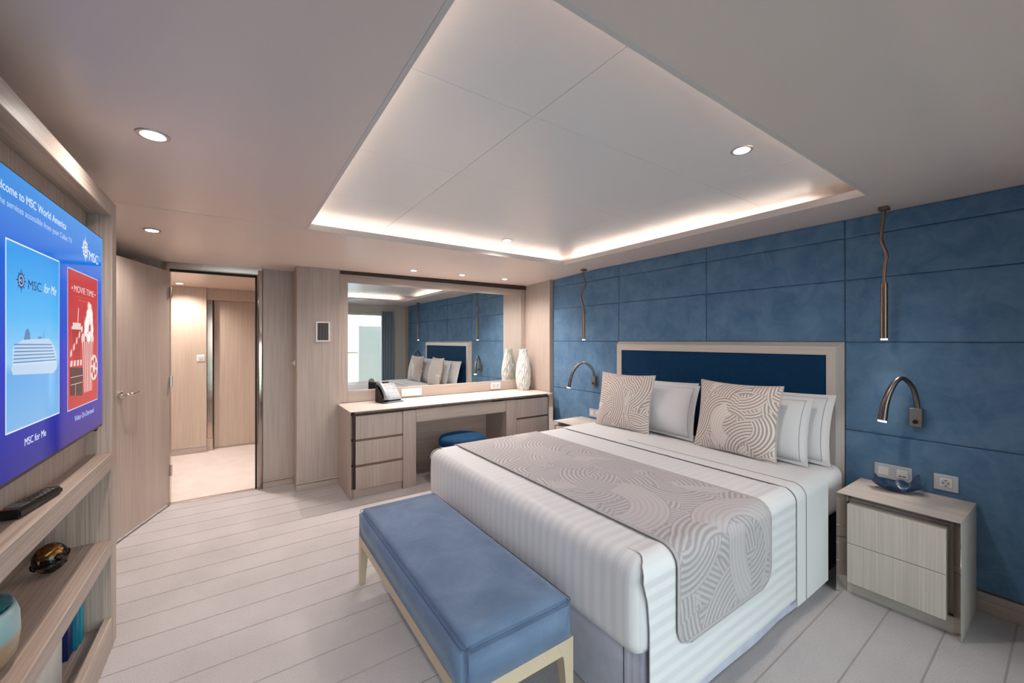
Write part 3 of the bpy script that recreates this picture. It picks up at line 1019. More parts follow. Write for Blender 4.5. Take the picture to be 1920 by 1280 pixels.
oc = Vector((-0.595, 2.30, 0.492))
orn = thing('glass_ornament', 'clear glass ball with black and gold swirls on the middle shelf', 'ornament', oc)
def blob(c, rx, ry, rz, amp=0.0, freq=30, n=32, m=20):
    vs, fs = [], []
    for i in range(m + 1):
        ph = math.pi * i / m
        for k_ in range(n):
            a = 2 * math.pi * k_ / n
            d = 1 + amp * math.sin(a * 3 + ph * 5) * math.sin(ph) + amp * 0.6 * math.sin(a * 7 - ph * 9) * math.sin(ph)
            vs.append((c[0] + rx * d * math.sin(ph) * math.cos(a), c[1] + ry * d * math.sin(ph) * math.sin(a), c[2] + rz * d * math.cos(ph)))
    for i in range(m):
        for k_ in range(n):
            a, b = i * n + k_, i * n + (k_ + 1) % n
            fs.append((a, b, b + n, a + n))
    b = raw(vs, fs)
    bmesh.ops.remove_doubles(b, verts=list(b.verts), dist=1e-5)
    return b
obj('glass_shell', blob(oc + Vector((0, 0, 0.055)), 0.050, 0.052, 0.055), 'clear_glass', orn, smooth=True)
obj('black_core', blob(oc + Vector((0.006, 0.0, 0.040)), 0.036, 0.038, 0.036, 0.16), 'black_glass', orn, smooth=True)
obj('gold_cap', blob(oc + Vector((-0.004, 0.004, 0.073)), 0.035, 0.038, 0.030, 0.10), 'gold', orn, smooth=True)
obj('glass_swirl', tube([oc + Vector((0.050 * math.cos(a), 0.054 * math.sin(a), 0.050 + 0.018 * math.sin(a + 0.7))) for a in [i * 2 * math.pi / 40 for i in range(41)]], 0.0035, 8), 'clear_glass', orn, smooth=True)

# frosted two-tone bowl
def bowl_mat():
    m, nt, b = new_mat('teal_amber_glass')
    geo = nt.nodes.new('ShaderNodeNewGeometry')
    sep = nt.nodes.new('ShaderNodeSeparateXYZ')
    nt.links.new(geo.outputs['Position'], sep.inputs[0])
    mr = nt.nodes.new('ShaderNodeMapRange')
    mr.inputs['From Min'].default_value = 0.49
    mr.inputs['From Max'].default_value = 0.69
    nt.links.new(sep.outputs['Z'], mr.inputs['Value'])
    r = nt.nodes.new('ShaderNodeValToRGB')
    e = r.color_ramp.elements
    e[0].position = 0.0; e[0].color = lin(118, 92, 64)
    e[1].position = 1.0; e[1].color = lin(6, 108, 120)
    e.new(0.42).color = lin(160, 136, 106)
    e.new(0.52).color = lin(140, 178, 180)
    e.new(0.82).color = lin(168, 200, 204)
    e.new(0.90).color = lin(30, 130, 142)
    nt.links.new(mr.outputs['Result'], r.inputs['Fac'])
    nt.links.new(r.outputs['Color'], b.inputs['Base Color'])
    b.inputs['Roughness'].default_value = 0.28
    b.inputs['Coat Weight'].default_value = 0.4
    return m
bc = (-0.612, 1.690, 0.492)
prof = [(0.065, 0.0), (0.092, 0.008), (0.110, 0.04), (0.116, 0.09), (0.114, 0.14), (0.106, 0.168), (0.099, 0.168), (0.092, 0.164), (0.088, 0.150), (0.080, 0.146), (0.02, 0.145)]
bl = obj('lidded_bowl', lathe(prof, bc, 56), bowl_mat(), smooth=True, angle=180,
         label='round teal and amber glass bowl on the middle shelf', cat='bowl')
obj('teal_lid', lathe([(0.02, 0.166), (0.07, 0.170), (0.098, 0.172), (0.10, 0.178), (0.088, 0.184), (0.05, 0.190), (0.01, 0.192)], bc, 48), plain('teal_glass', lin(4, 104, 120), 0.2, coat=0.4), bl, smooth=True)

# books on the bottom shelf and marble block
bz = 0.106
def book(y0, y1, spine, h, depth, col, label):
    b = thing('book', label, 'book', (spine - depth / 2, (y0 + y1) / 2, bz), 'books on the bottom shelf')
    mt = plain('book_cover', lin(*col), 0.45)
    obj('cover', join(box(spine - depth, spine - 0.003, y0, y0 + 0.003, bz, bz + h, 0.0008), box(spine - depth, spine - 0.003, y1 - 0.003, y1, bz, bz + h, 0.0008),
                      box(spine - 0.004, spine, y0, y1, bz, bz + h, 0.0015)), mt, b)
    obj('pages', box(spine - depth + 0.004, spine - 0.005, y0 + 0.003, y1 - 0.003, bz + 0.003, bz + h - 0.003, 0), 'cream_paper', b)
    return b
M['cream_paper'] = plain('cream_paper', lin(222, 214, 198), 0.9)
book(2.285, 2.330, -0.575, 0.235, 0.19, (14, 66, 112), 'mid blue hardback book next to the marble block')
b2 = book(2.334, 2.392, -0.556, 0.250, 0.20, (20, 32, 86), 'thick navy hardback book with pale spine lettering')
for i, (zz, hh) in enumerate(((0.30, 0.010), (0.285, 0.010), (0.27, 0.010), (0.255, 0.010), (0.24, 0.010))):
    obj('spine_print', box(-0.5562, -0.5555, 2.352, 2.372, zz, zz + hh - 0.004, 0), 'silver_plate', b2)
book(2.396, 2.432, -0.545, 0.240, 0.19, (10, 120, 146), 'teal hardback book beside the navy book')
book(2.436, 2.476, -0.542, 0.255, 0.19, (22, 142, 164), 'bright teal hardback book nearest the oak side panel')
mb = [(-0.70, bz), (-0.535, bz), (-0.535, bz + 0.26), (-0.55, bz + 0.275), (-0.70, bz + 0.275)]
obj('marble_bookend', prism(mb, 1.95, 2.185, 'y', 0.004), 'marble', label='veined white marble block beside the books', cat='bookend')

# ------------------------------------------------------------------ dressing table
D0, D1, DF, DB, DT = 0.815, 3.095, 3.655, 4.225, 0.768
dt = thing('dressing_table', 'long oak dressing table with drawers and slanting mirrored edges', 'dressing table', ((D0 + D1) / 2, (DF + DB) / 2, 0))
def uframe(a0, a1, zt, front, back, d, c, mp):
    """open frame of two sides and a top with bevelled front; mp maps (a, depth, z) to world"""
    O = [(a0, front, 0), (a0, front, zt), (a1, front, zt), (a1, front, 0)]
    I = [(a0 + d, front + c, 0), (a0 + d, front + c, zt - d), (a1 - d, front + c, zt - d), (a1 - d, front + c, 0)]
    Ib = [(p[0], back, p[2]) for p in I]
    Ob = [(p[0], back, p[2]) for p in O]
    return [mp(*p) for p in O], [mp(*p) for p in I], [mp(*p) for p in Ib], [mp(*p) for p in Ob]
def board(O, I, Ib, Ob, i):
    vs = [O[i], O[i + 1], I[i], I[i + 1], Ib[i], Ib[i + 1], Ob[i], Ob[i + 1]]
    return raw(vs, [(0, 1, 7, 6), (2, 4, 5, 3), (4, 6, 7, 5), (0, 6, 4, 2), (1, 3, 5, 7), (0, 2, 3, 1)])
def bevel_strip(O, I, i, off, segs):
    """mirrored strip lying on the bevel"""
    o0, o1, i0, i1 = map(Vector, (O[i], O[i + 1], I[i], I[i + 1]))
    nrm = (o1 - o0).cross(i0 - o0).normalized()
    if nrm.dot(off) < 0:
        nrm = -nrm
    out = []
    for s0, s1 in segs:
        g = 0.0015
        L = (o1 - o0).length
        a, b = s0 + g / L, s1 - g / L
        q = [o0.lerp(o1, a), o0.lerp(o1, b), i0.lerp(i1, b), i0.lerp(i1, a)]
        out.append(raw([p + nrm * 0.0003 for p in q] + [p + nrm * 0.0016 for p in q],
                       [(0, 1, 2, 3), (4, 5, 6, 7), (0, 1, 5, 4), (1, 2, 6, 5), (2, 3, 7, 6), (3, 0, 4, 7)]))
    return out
mpd = lambda a, dpt, z: (a, dpt, z)
fr_ = uframe(D0, D1, DT, DF, DB, 0.030, 0.045, mpd)
obj('side_board', board(*fr_, 0), wood_z, dt)
obj('table_top', board(*fr_, 1), desk_top, dt)
obj('side_board', board(*fr_, 2), wood_z, dt)
for i, segs in ((0, ((0.0, 0.36), (0.36, 0.72), (0.72, 1.0))), (1, ((0, 0.37), (0.37, 0.73), (0.73, 1))), (2, ((0, 0.3), (0.3, 0.65), (0.65, 1)))):
    for b in bevel_strip(fr_[0], fr_[1], i, Vector((0, -1, 0)), segs):
        obj('mirror_bevel', b, 'mirror_strip', dt)
yf = 3.690                                          # drawer fronts
obj('carcass', box(0.846, 1.285, yf + 0.022, DB, 0.075, 0.735, 0), 'dark_gap', dt)
obj('carcass', box(2.590, 3.063, yf + 0.022, DB, 0.075, 0.735, 0), 'dark_gap', dt)
def drawer(x0, x1, z0, z1):
    d = obj('drawer', box(x0, x1, yf, yf + 0.02, z0, z1, 0.0015), wood_z, dt)
    return d
for z0, z1 in ((0.075, 0.270), (0.292, 0.497), (0.518, 0.722)):
    d = drawer(0.866, 1.286, z0, z1)
    if z0 > 0.1:
        obj('finger_groove', box(0.868, 1.284, yf + 0.010, yf + 0.02, z0 - 0.020, z0, 0), 'bronze', d)
    d = drawer(2.592, 3.045, z0, z1)
    if z0 > 0.1:
        obj('finger_groove', box(2.594, 3.043, yf + 0.010, yf + 0.02, z0 - 0.020, z0, 0), 'bronze', d)
obj('plinth', box(0.850, 1.286, yf + 0.016, yf + 0.03, 0.0, 0.074, 0.001), wood_x, dt)
obj('plinth', box(2.592, 3.060, yf + 0.016, yf + 0.03, 0.0, 0.074, 0.001), wood_x, dt)
obj('leg_panel', box(1.290, 1.418, yf - 0.004, yf + 0.05, 0.0, 0.726, 0.0015), wood_z, dt)
obj('leg_panel', box(2.452, 2.588, yf - 0.004, yf + 0.05, 0.0, 0.726, 0.0015), wood_z, dt)
obj('inner_side', box(1.400, 1.418, yf + 0.052, DB - 0.1, 0.0, 0.60, 0.0), wood_z, dt)
obj('inner_side', box(2.452, 2.470, yf + 0.052, DB - 0.1, 0.0, 0.60, 0.0), wood_z, dt)
obj('apron_drawer', box(1.420, 2.450, yf, yf + 0.02, 0.612, 0.726, 0.0015), wood_x, dt)
obj('apron_bottom', box(1.420, 2.450, yf + 0.02, DB - 0.1, 0.600, 0.612, 0.0), wood_x, dt)
obj('knee_panel', box(1.400, 2.470, DB - 0.10, DB - 0.08, 0.0, 0.62, 0.0), wood_x, dt)

# mirror over the dressing table
mi = thing('wall_mirror', 'wide rectangular mirror in an oak frame above the dressing table', 'mirror', (1.98, 4.25, DT))
fx0, fx1, fz0, fz1 = 0.838, 3.108, DT + 0.001, 2.050
mx0, mx1, mz0, mz1 = 0.920, 3.040, 0.887, 1.966
yq = 4.236
obj('frame_member', box(fx0, mx0, yq, Y_BACK, fz0, fz1, 0.002), wood_z, mi)
obj('frame_member', box(mx1, fx1, yq, Y_BACK, fz0, fz1, 0.002), wood_z, mi)
obj('frame_member', box(mx0, mx1, yq, Y_BACK, fz0, mz0, 0.002), wood_x, mi)
obj('frame_member', box(mx0, mx1, yq, Y_BACK, mz1, fz1, 0.002), wood_x, mi)
obj('mirror_glass', box(mx0, mx1, yq + 0.012, Y_BACK - 0.002, mz0, mz1, 0), 'mirror', mi)
obj('trim_9', box(fx0, 3.11, 4.215, Y_BACK - 0.002, 2.052, 2.12, 0), 'dark_gap', label='dark shadow gap between mirror frame and ceiling', cat='trim', kind='structure')

# sockets in the mirror frame
def wall_plate(name, label, org, ax, sizes, mods, cat='socket', group=None):
    pass
pl = thing('socket_strip', 'long white triple socket plate in the mirror frame near the telephone', 'socket', (1.575, yq, 0.79))
obj('plate', box(1.462, 1.690, yq - 0.008, yq, 0.787, 0.867, 0.003, 2), 'white', pl)
for i in range(3):
    x = 1.505 + 0.07 * i
    s = obj('socket_insert', box(x - 0.024, x + 0.024, yq - 0.010, yq - 0.007, 0.803, 0.851, 0.001), 'white', pl)
    obj('socket_hole', join(tube([(x - 0.009, yq - 0.0108, 0.827), (x - 0.009, yq - 0.0095, 0.827)], 0.0032, 8), tube([(x + 0.009, yq - 0.0108, 0.827), (x + 0.009, yq - 0.0095, 0.827)], 0.0032, 8)), 'gunmetal_box', s)
pl = thing('light_switch', 'white double switch plate in the mirror frame beside the vase', 'switch', (2.655, yq, 0.79))
obj('plate', box(2.586, 2.725, yq - 0.008, yq, 0.790, 0.868, 0.003, 2), 'white', pl)
for x in (2.628, 2.684):
    obj('rocker', box(x - 0.022, x + 0.022, yq - 0.012, yq - 0.007, 0.806, 0.852, 0.002), 'silver_plate', pl)

# vase with carved leaf relief
vc = (2.972, 4.085, DT)
nz, na = 150, 180
hv = 0.52
def vase_r(t):
    kn = [(0, 0.064), (0.06, 0.074), (0.18, 0.088), (0.33, 0.094), (0.5, 0.090), (0.68, 0.074), (0.84, 0.054), (0.93, 0.045), (1.0, 0.046)]
    return float(np.interp(t, [q[0] for q in kn], [q[1] for q in kn]))
vv_, ff_ = [], []
for i in range(nz):
    t_ = i / (nz - 1)
    for k_ in range(na):
        a = 2 * math.pi * k_ / na
        u_, w_ = a / (2 * math.pi) * 6, t_ * 6.5
        # overlapping leaf scales
        row = math.floor(w_)
        uu = (u_ + 0.5 * (row % 2)) % 1.0 - 0.5
        ww = w_ - row
        tip = abs(uu) * 2
        inside = ww < 1 - tip ** 1.6
        if not inside:
            uu = ((u_ + 0.5 * ((row + 1) % 2)) % 1.0) - 0.5
            ww = ww - 1
        vein = math.cos(math.atan2(uu, ww + 1.15) * 26)
        edge = abs(ww - (1 - (abs(uu) * 2) ** 1.6))
        rel = 0.0036 * vein - 0.012 * math.exp(-(edge / 0.09) ** 2)
        r = vase_r(t_) + rel
        zt_ = t_ * hv
        if i > nz - 8:
            zt_ -= 0.012 * (0.5 + 0.5 * math.cos(a * 9)) * (i - (nz - 8)) / 7
        vv_.append((vc[0] + r * math.cos(a), vc[1] + r * math.sin(a), vc[2] + zt_))
for k_ in range(na):                                   # inner lip going down
    a = 2 * math.pi * k_ / na
    vv_.append((vc[0] + 0.034 * math.cos(a), vc[1] + 0.034 * math.sin(a), vc[2] + hv - 0.05))
for i in range(nz):
    for k_ in range(na):
        a, b = i * na + k_, i * na + (k_ + 1) % na
        ff_.append((a, b, b + na, a + na))
ff_.append(tuple(range(na))[::-1])
ff_.append(tuple(range(nz * na, nz * na + na)))
obj('vase', raw(vv_, ff_), 'vase', smooth=True, angle=180, label='tall white carved ceramic vase at the end of the dressing table', cat='vase')

# telephone
ph = thing('telephone', 'silver desk telephone with display and keypad on the dressing table', 'telephone', (1.27, 4.08, DT))
PM = Matrix.Translation((1.272, 4.085, DT)) @ Matrix.Rotation(R(14), 4, 'Z')
def php(b):
    return place(b, PM)
# local frame: x right, y away from the user, z up; sloping face
face = [(-0.085, 0.010), (-0.085, 0.022), (0.055, 0.175), (0.075, 0.178), (0.075, 0.0), (-0.06, 0.0)]
obj('base', php(prism(face, -0.10, 0.10, 'x', 0.004)), 'black_matte', ph)
sl = math.atan2(0.153, 0.14)
def on_face(b):
    return php(place(b, Matrix.Translation((0, -0.085, 0.024)) @ Matrix.Rotation(sl, 4, 'X')))
obj('faceplate', on_face(box(-0.045, 0.104, 0.0, 0.210, 0.0, 0.009, 0.003, 2)), 'silver', ph, smooth=True)
obj('display', on_face(box(-0.020, 0.078, 0.130, 0.192, 0.008, 0.0115, 0.001)), 'lcd', ph)
for i in range(5):
    for j in range(4):
        obj('key', on_face(box(-0.022 + 0.027 * j, -0.001 + 0.027 * j, 0.022 + 0.0205 * i, 0.037 + 0.0205 * i, 0.008, 0.0125, 0.0015)), 'keys', ph)
obj('foot_rest', php(box(-0.10, 0.108, -0.118, -0.08, 0.0, 0.014, 0.004, 2)), 'silver', ph, smooth=True)
obj('handset', on_face(join(tube(spline([(-0.075, 0.0, 0.014), (-0.075, 0.03, 0.030), (-0.075, 0.105, 0.040), (-0.075, 0.18, 0.030), (-0.075, 0.212, 0.012)], 8), [0.018 + 0.012 * abs(1 - i / 16) ** 1.5 for i in range(33)], 16))), 'silver', ph, smooth=True)
obj('handset_cradle', on_face(box(-0.106, -0.046, -0.002, 0.214, -0.004, 0.008, 0.004, 2)), 'black', ph, smooth=True)

# round stool
sc_ = (1.85, 3.57)
so = thing('stool', 'round stool with a navy velvet seat half under the dressing table', 'stool', (sc_[0], sc_[1], 0))
obj('seat_pad', lathe([(0.02, 0.362), (0.205, 0.362), (0.228, 0.372), (0.233, 0.395), (0.230, 0.425), (0.215, 0.444), (0.17, 0.456), (0.08, 0.461), (0.005, 0.462)], (sc_[0], sc_[1], 0), 56), 'navy_velvet', so, smooth=True, angle=180)
obj('drum_body', lathe([(0.19, 0.0), (0.205, 0.02), (0.222, 0.20), (0.224, 0.34), (0.218, 0.361)], (sc_[0], sc_[1], 0), 56), wood_z, so, smooth=True)
obj('metal_band', lathe([(0.2235, 0.335), (0.2265, 0.336), (0.2265, 0.350), (0.2225, 0.351)], (sc_[0], sc_[1], 0), 56), 'bronze', so, smooth=True)

# air vent on the oak panel
av = thing('air_vent', 'small white framed air vent with dark slats on the oak wall', 'vent', (0.68, 4.185, 1.37))
obj('frame', join(box(0.620, 0.743, 4.177, 4.185, 1.378, 1.392, 0.002), box(0.620, 0.743, 4.177, 4.185, 1.556, 1.570, 0.002),
                  box(0.620, 0.634, 4.177, 4.185, 1.392, 1.556, 0.002), box(0.729, 0.743, 4.177, 4.185, 1.392, 1.556, 0.002)), 'white', av)
obj('backing', box(0.634, 0.729, 4.1825, 4.185, 1.392, 1.556, 0), 'black_matte', av)
for i in range(7):
    x = 0.641 + 0.0135 * i
    obj('slat', box(x, x + 0.006, 4.1785, 4.183, 1.392, 1.556, 0.001), 'gunmetal_box', av)

# switch in the hall, thermostat-like small knob on the wall step
hs = thing('hall_switch', 'white light switch on the hall wall beyond the doorway', 'switch', (-0.36, 6.30, 1.13))
obj('plate', box(-0.402, -0.322, 6.292, 6.30, 1.132, 1.212, 0.004, 2), 'white', hs)
obj('rocker', box(-0.384, -0.340, 6.288, 6.293, 1.150, 1.194, 0.003), 'silver_plate', hs)
ks = thing('door_holder', 'small white wall catch on the oak step right of the open door', 'door catch', (0.4585, 4.30, 1.17))
obj('plate', box(0.452, 0.4583, 4.285, 4.315, 1.15, 1.20, 0.003), 'white', ks)
obj('knob', tube([(0.4525, 4.30, 1.175), (0.438, 4.30, 1.175)], 0.012, 14), 'white', ks, smooth=True)

# ------------------------------------------------------------------ nightstands
def nightstand(y0, y1, label):
    xf, xb, zt = 2.742, 3.152, 0.55
    ns = thing('nightstand', label, 'nightstand', ((xf + xb) / 2, (y0 + y1) / 2, 0), 'nightstands beside the bed')
    mp = lambda a, dpt, z: (dpt, a, z)
    f_ = uframe(y0, y1, zt, xf, xb, 0.030, 0.055, mp)
    obj('side_board', board(*f_, 0), pale_z, ns)
    obj('top_board', board(*f_, 1), pale_y, ns)
    obj('side_board', board(*f_, 2), pale_z, ns)
    for i, segs in ((0, ((0.0, 0.62), (0.62, 1.0))), (1, ((0, 0.34), (0.34, 0.68), (0.68, 1))), (2, ((0, 0.32), (0.32, 0.5), (0.5, 0.68), (0.68, 1)))):
        for b in bevel_strip(f_[0], f_[1], i, Vector((-1, 0, 0)), segs):
            obj('mirror_bevel', b, 'mirror_strip', ns)
    obj('carcass', box(xf + 0.09, xb - 0.01, y0 + 0.031, y1 - 0.031, 0.08, zt - 0.031, 0), pale_z, ns)
    for z0, z1 in ((0.076, 0.2875), (0.2905, 0.500)):
        obj('drawer', box(xf + 0.002, xf + 0.12, y0 + 0.050, y1 - 0.047, z0, z1, 0.0012), pale_z, ns)
    obj('plinth', box(xf + 0.060, xf + 0.075, y0 + 0.031, y1 - 0.031, 0.0, 0.078, 0.0), pale_y, ns)
    return ns
nightstand(0.356, 0.822, 'pale oak nightstand with two drawers and a blue dish on top')
nightstand(2.780, 3.242, 'pale oak nightstand between the bed and the dressing table')

# blue folded dish
dish = bm_new()
N1, N2 = 26, 14
dc = Vector((3.03, 0.635, 0.5505))
ang = R(-62)
rows = []
for i in range(N1):
    row = []
    for j in range(N2):
        s, q = (i / (N1 - 1) - 0.5) * 2, (j / (N2 - 1) - 0.5) * 2
        x = s * 0.105
        y = q * 0.052 * (1 - 0.30 * abs(s) ** 2)
        z = 0.004 + 0.040 * abs(s) ** 2.4 + 0.045 * abs(q) ** 2 * (0.25 + 0.75 * abs(math.sin(s * 4.2 + 0.5 * q))) + 0.014 * max(0, s * q)
        p = Vector((x * math.cos(ang) - y * math.sin(ang), x * math.sin(ang) + y * math.cos(ang), z))
        row.append(dish.verts.new(dc + p))
    rows.append(row)
for a, b in zip(rows[:-1], rows[1:]):
    for j in range(N2 - 1):
        dish.faces.new((a[j], b[j], b[j + 1], a[j + 1]))
g = bmesh.ops.extrude_face_region(dish, geom=list(dish.faces))
bmesh.ops.translate(dish, vec=(0, 0, -0.004), verts=[e for e in g['geom'] if isinstance(e, bmesh.types.BMVert)])
obj('folded_dish', dish, 'teal_dish', smooth=True, angle=50, label='dark blue wavy folded dish on the near nightstand', cat='dish')

# switch plates on the blue wall
def plate_x(name, label, cat, y0, y1, z0, z1, kinds):
    p = thing(name, label, cat, (W, (y0 + y1) / 2, z0))
    obj('plate', box(W - 0.009, W + 0.001, y0, y1, z0, z1, 0.003, 2), 'silver_plate', p)
    n_ = len(kinds)
    wd = (y1 - y0) / n_
    for i, kd in enumerate(kinds):
        c = y1 - wd * (i + 0.5)                       # left to right as seen
        zc_ = (z0 + z1) / 2
        ins = obj('insert', box(W - 0.0125, W - 0.008, c - 0.024, c + 0.024, zc_ - 0.023, zc_ + 0.023, 0.0015), 'white', p)
        if kd == 'socket':
            obj('socket_well', join(*[tube([(W - 0.0128, c, zc_), (W - 0.0135, c, zc_)], r_, 24) for r_ in (0.019,)]), 'silver_plate', ins)
            obj('socket_hole', join(*[tube([(W - 0.0134, c + dy, zc_), (W - 0.0142, c + dy, zc_)], 0.003, 8) for dy in (-0.0095, 0.0095)]), 'black', ins)
            obj('earth_clip', join(box(W - 0.0145, W - 0.0134, c - 0.003, c + 0.003, zc_ + 0.012, zc_ + 0.018, 0), box(W - 0.0145, W - 0.0134, c - 0.003, c + 0.003, zc_ - 0.018, zc_ - 0.012, 0)), 'gunmetal_box', ins)
        elif kd == 'usb':
            obj('usb_slot', join(box(W - 0.0135, W - 0.0122, c + 0.002, c + 0.016, zc_ - 0.014, zc_ - 0.010, 0), box(W - 0.0135, W - 0.0122, c - 0.016, c - 0.002, zc_ - 0.014, zc_ - 0.010, 0)), 'black', ins)
    return p
plate_x('switch_plate', 'silver double plate with switch and charging slots above the near nightstand', 'switch', 0.597, 0.760, 0.578, 0.662, ('switch', 'usb'))
plate_x('wall_socket', 'silver single wall socket right of the near nightstand', 'socket', 0.419, 0.512, 0.578, 0.664, ('socket',))
plate_x('switch_plate', 'silver double plate on the blue wall above the far nightstand', 'switch', 2.958, 3.122, 0.570, 0.656, ('switch', 'usb'))

# ------------------------------------------------------------------ pendants and reading lamps
def pendant(x, y, wob, label, power):
    p = thing('pendant_lamp', label, 'pendant lamp', (x, y, H), 'tube pendants over the nightstands')
    obj('ceiling_rose', box(x - 0.028, x + 0.028, y - 0.022, y + 0.022, H - 0.020, H, 0.004, 2), 'bronze', p)
    pts = spline([(x + dx, y + dy, z) for dx, dy, z in wob], 8)
    obj('bent_stem', tube(pts, 0.0085, 14), 'bronze', p, smooth=True)
    obj('tube_shade', join(tube([(x, y, 1.715), (x, y, 1.400)], 0.0165, 24)), 'bronze', p, smooth=True)
    obj('lens', tube([(x, y, 1.400), (x, y, 1.393)], 0.0145, 20), 'lens', p, smooth=True)
    add_light('SPOT', 'pendant_light', (x, y, 1.388), power, WARM, p, (0, 0, 0), spot_size=R(75), spot_blend=0.8, shadow_soft_size=0.012)
    return p
wob_n = [(0, 0, H - 0.018), (0, 0.004, H - 0.07), (0, 0.012, 1.99), (0, 0.012, 1.96), (0, -0.010, 1.88), (0, -0.004, 1.83), (0, 0, 1.77), (0, 0, 1.712)]
wob_f = [(0, 0, H - 0.018), (0, 0.0, 2.07), (0, -0.026, 1.99), (0, -0.012, 1.95), (0, 0.035, 1.885), (0, 0.038, 1.86), (0, 0.015, 1.79), (0, 0, 1.712)]
pendant(3.046, 0.691, wob_n, 'bronze tube pendant with a bent stem over the near nightstand', 3.0)
pendant(3.055, 3.105, wob_f, 'bronze tube pendant with a wavy stem over the far nightstand', 3.0)

def reading_lamp(yb, path, label, tipdir):
    p = thing('reading_lamp', label, 'wall lamp', (W, yb, 0.91), 'gooseneck reading lamps beside the headboard')
    bx = obj('wall_box', box(W - 0.040, W, yb - 0.0255, yb + 0.0255, 0.908, 1.010, 0.002), 'gunmetal_box', p)
    obj('switch_button', tube([(W - 0.040, yb, 0.936), (W - 0.047, yb, 0.936)], 0.011, 18), 'black', bx, smooth=True)
    pts = spline(path, 8)
    n_ = len(pts)
    rad = [0.0125 if i < n_ * 0.55 else 0.0125 + 0.0085 * ((i / (n_ - 1) - 0.55) / 0.45) for i in range(n_)]
    obj('gooseneck', tube(pts, rad, 18), 'gunmetal', p, smooth=True)
    e0 = Vector(pts[-1]); d_ = (pts[-1] - pts[-2]).normalized()
    obj('lens', tube([e0, e0 + d_ * 0.008], 0.0185, 20), 'lens', p, smooth=True)
    q = d_.to_track_quat('-Z', 'Y').to_euler()
    add_light('SPOT', 'reading_light', tuple(e0 + d_ * 0.012), 2.0, WARM, p, tuple(q), spot_size=R(70), spot_blend=0.7, shadow_soft_size=0.015)
    return p
reading_lamp(0.5775, [(3.140, 0.573, 1.008), (3.135, 0.576, 1.06), (3.105, 0.588, 1.135), (3.055, 0.612, 1.178), (3.02, 0.633, 1.165), (2.985, 0.655, 1.105), (2.965, 0.670, 1.03), (2.955, 0.678, 0.947)],
             'grey gooseneck reading lamp above the near nightstand', None)
reading_lamp(3.035, [(3.140, 3.040, 1.008), (3.135, 3.042, 1.06), (3.11, 3.06, 1.115), (3.07, 3.10, 1.150), (3.03, 3.14, 1.140), (2.99, 3.18, 1.075), (2.965, 3.205, 1.00), (2.95, 3.225, 0.888)],
             'grey gooseneck reading lamp above the far nightstand', None)

# ------------------------------------------------------------------ ceiling downlights
def downlight(x, y, z, label, power, r=0.042, tilt=0.0):
    d = thing('downlight', label, 'downlight', (x, y, z), 'recessed ceiling downlights')
    ringb = lathe([(r * 0.80, 0.0), (r * 0.82, -0.004), (r * 1.06, -0.004), (r * 1.10, 0.0)], (x, y, z), 32)
    obj('trim_ring', ringb, 'trim_ring', d, smooth=True)
    obj('lens', lathe([(r * 0.02, -0.0062), (r * 0.72, -0.0062), (r * 0.79, -0.0042)], (x, y, z), 32), 'lens', d, smooth=True)
    add_light('SPOT', 'downlight_beam', (x, y, z - 0.012), power, WARM, d, (tilt, 0, 0), spot_size=R(152), spot_blend=0.9, shadow_soft_size=0.03)
    return d
downlight(-0.254, 1.979, H, 'round downlight in the ceiling in front of the television unit', SPOT_W * 1.0, 0.047)
downlight(-0.458, 3.53, slope_z(-0.458, 3.53), 'round downlight in the ceiling by the open door', SPOT_W * 0.9)
downlight(1.484, 3.925, slope_z(1.484, 3.925), 'leftmost of three downlights above the dressing table', SPOT_W * 1.35, 0.036)
downlight(2.03, 3.92, slope_z(2.03, 3.92), 'middle one of three downlights above the dressing table', SPOT_W * 1.35, 0.036)
downlight(2.58, 3.914, slope_z(2.58, 3.914), 'rightmost of three downlights above the dressing table', SPOT_W * 1.35, 0.036)
downlight(1.883, 0.911, H_UP, 'bright downlight in the raised cove panel above the bed side', SPOT_W * 0.8)
downlight(1.917, 2.868, H_UP, 'downlight in the raised cove panel nearest the dressing table', SPOT_W * 0.8)
downlight(-0.54, 6.0, 2.05, 'downlight in the hall ceiling seen through the doorway', SPOT_W * 1.6)
downlight(-0.10, 4.82, 2.05, 'added unseen light behind the door frame that brightens the hall', SPOT_W * 2.2)  # extra lamp kept out of view, added to brighten the hall

# ------------------------------------------------------------------ headboard
hb = thing('headboard', 'wide headboard of navy velvet in a pale oak frame', 'headboard', (3.14, 1.813, 0))
hy0, hy1, hz1 = 0.905, 2.722, 1.380
xb_, xf_ = W - 0.001, 3.105
ins = 0.028
iy0, iy1, iz1 = 0.983, 2.640, 1.297
# each member: back outline, front outline, inner edge
def member(pts_back, pts_front, pts_inner, mat):
    vs = [(xb_, *p) for p in pts_back] + [(xf_, *p) for p in pts_front] + [(xf_, *p) for p in pts_inner] + [(xb_, *p) for p in pts_inner]
    return obj('frame_member', raw(vs, [(0, 1, 3, 2), (2, 3, 5, 4), (4, 5, 7, 6), (6, 7, 1, 0), (0, 2, 4, 6), (1, 7, 5, 3)]), mat, hb)
member([(hy0, 0.0), (hy0, hz1)], [(hy0 + ins, 0.0), (hy0 + ins, hz1 - ins)], [(iy0, 0.0), (iy0, iz1)], pale_z)
member([(hy1, 0.0), (hy1, hz1)], [(hy1 - ins, 0.0), (hy1 - ins, hz1 - ins)], [(iy1, 0.0), (iy1, iz1)], pale_z)
member([(hy0, hz1), (hy1, hz1)], [(hy0 + ins, hz1 - ins), (hy1 - ins, hz1 - ins)], [(iy0, iz1), (iy1, iz1)], pale_y)
obj('velvet_panel', box(3.113, xb_, iy0 + 0.001, iy1 - 0.001, 0.30, iz1 - 0.001, 0.004, 2), 'navy_velvet', hb)

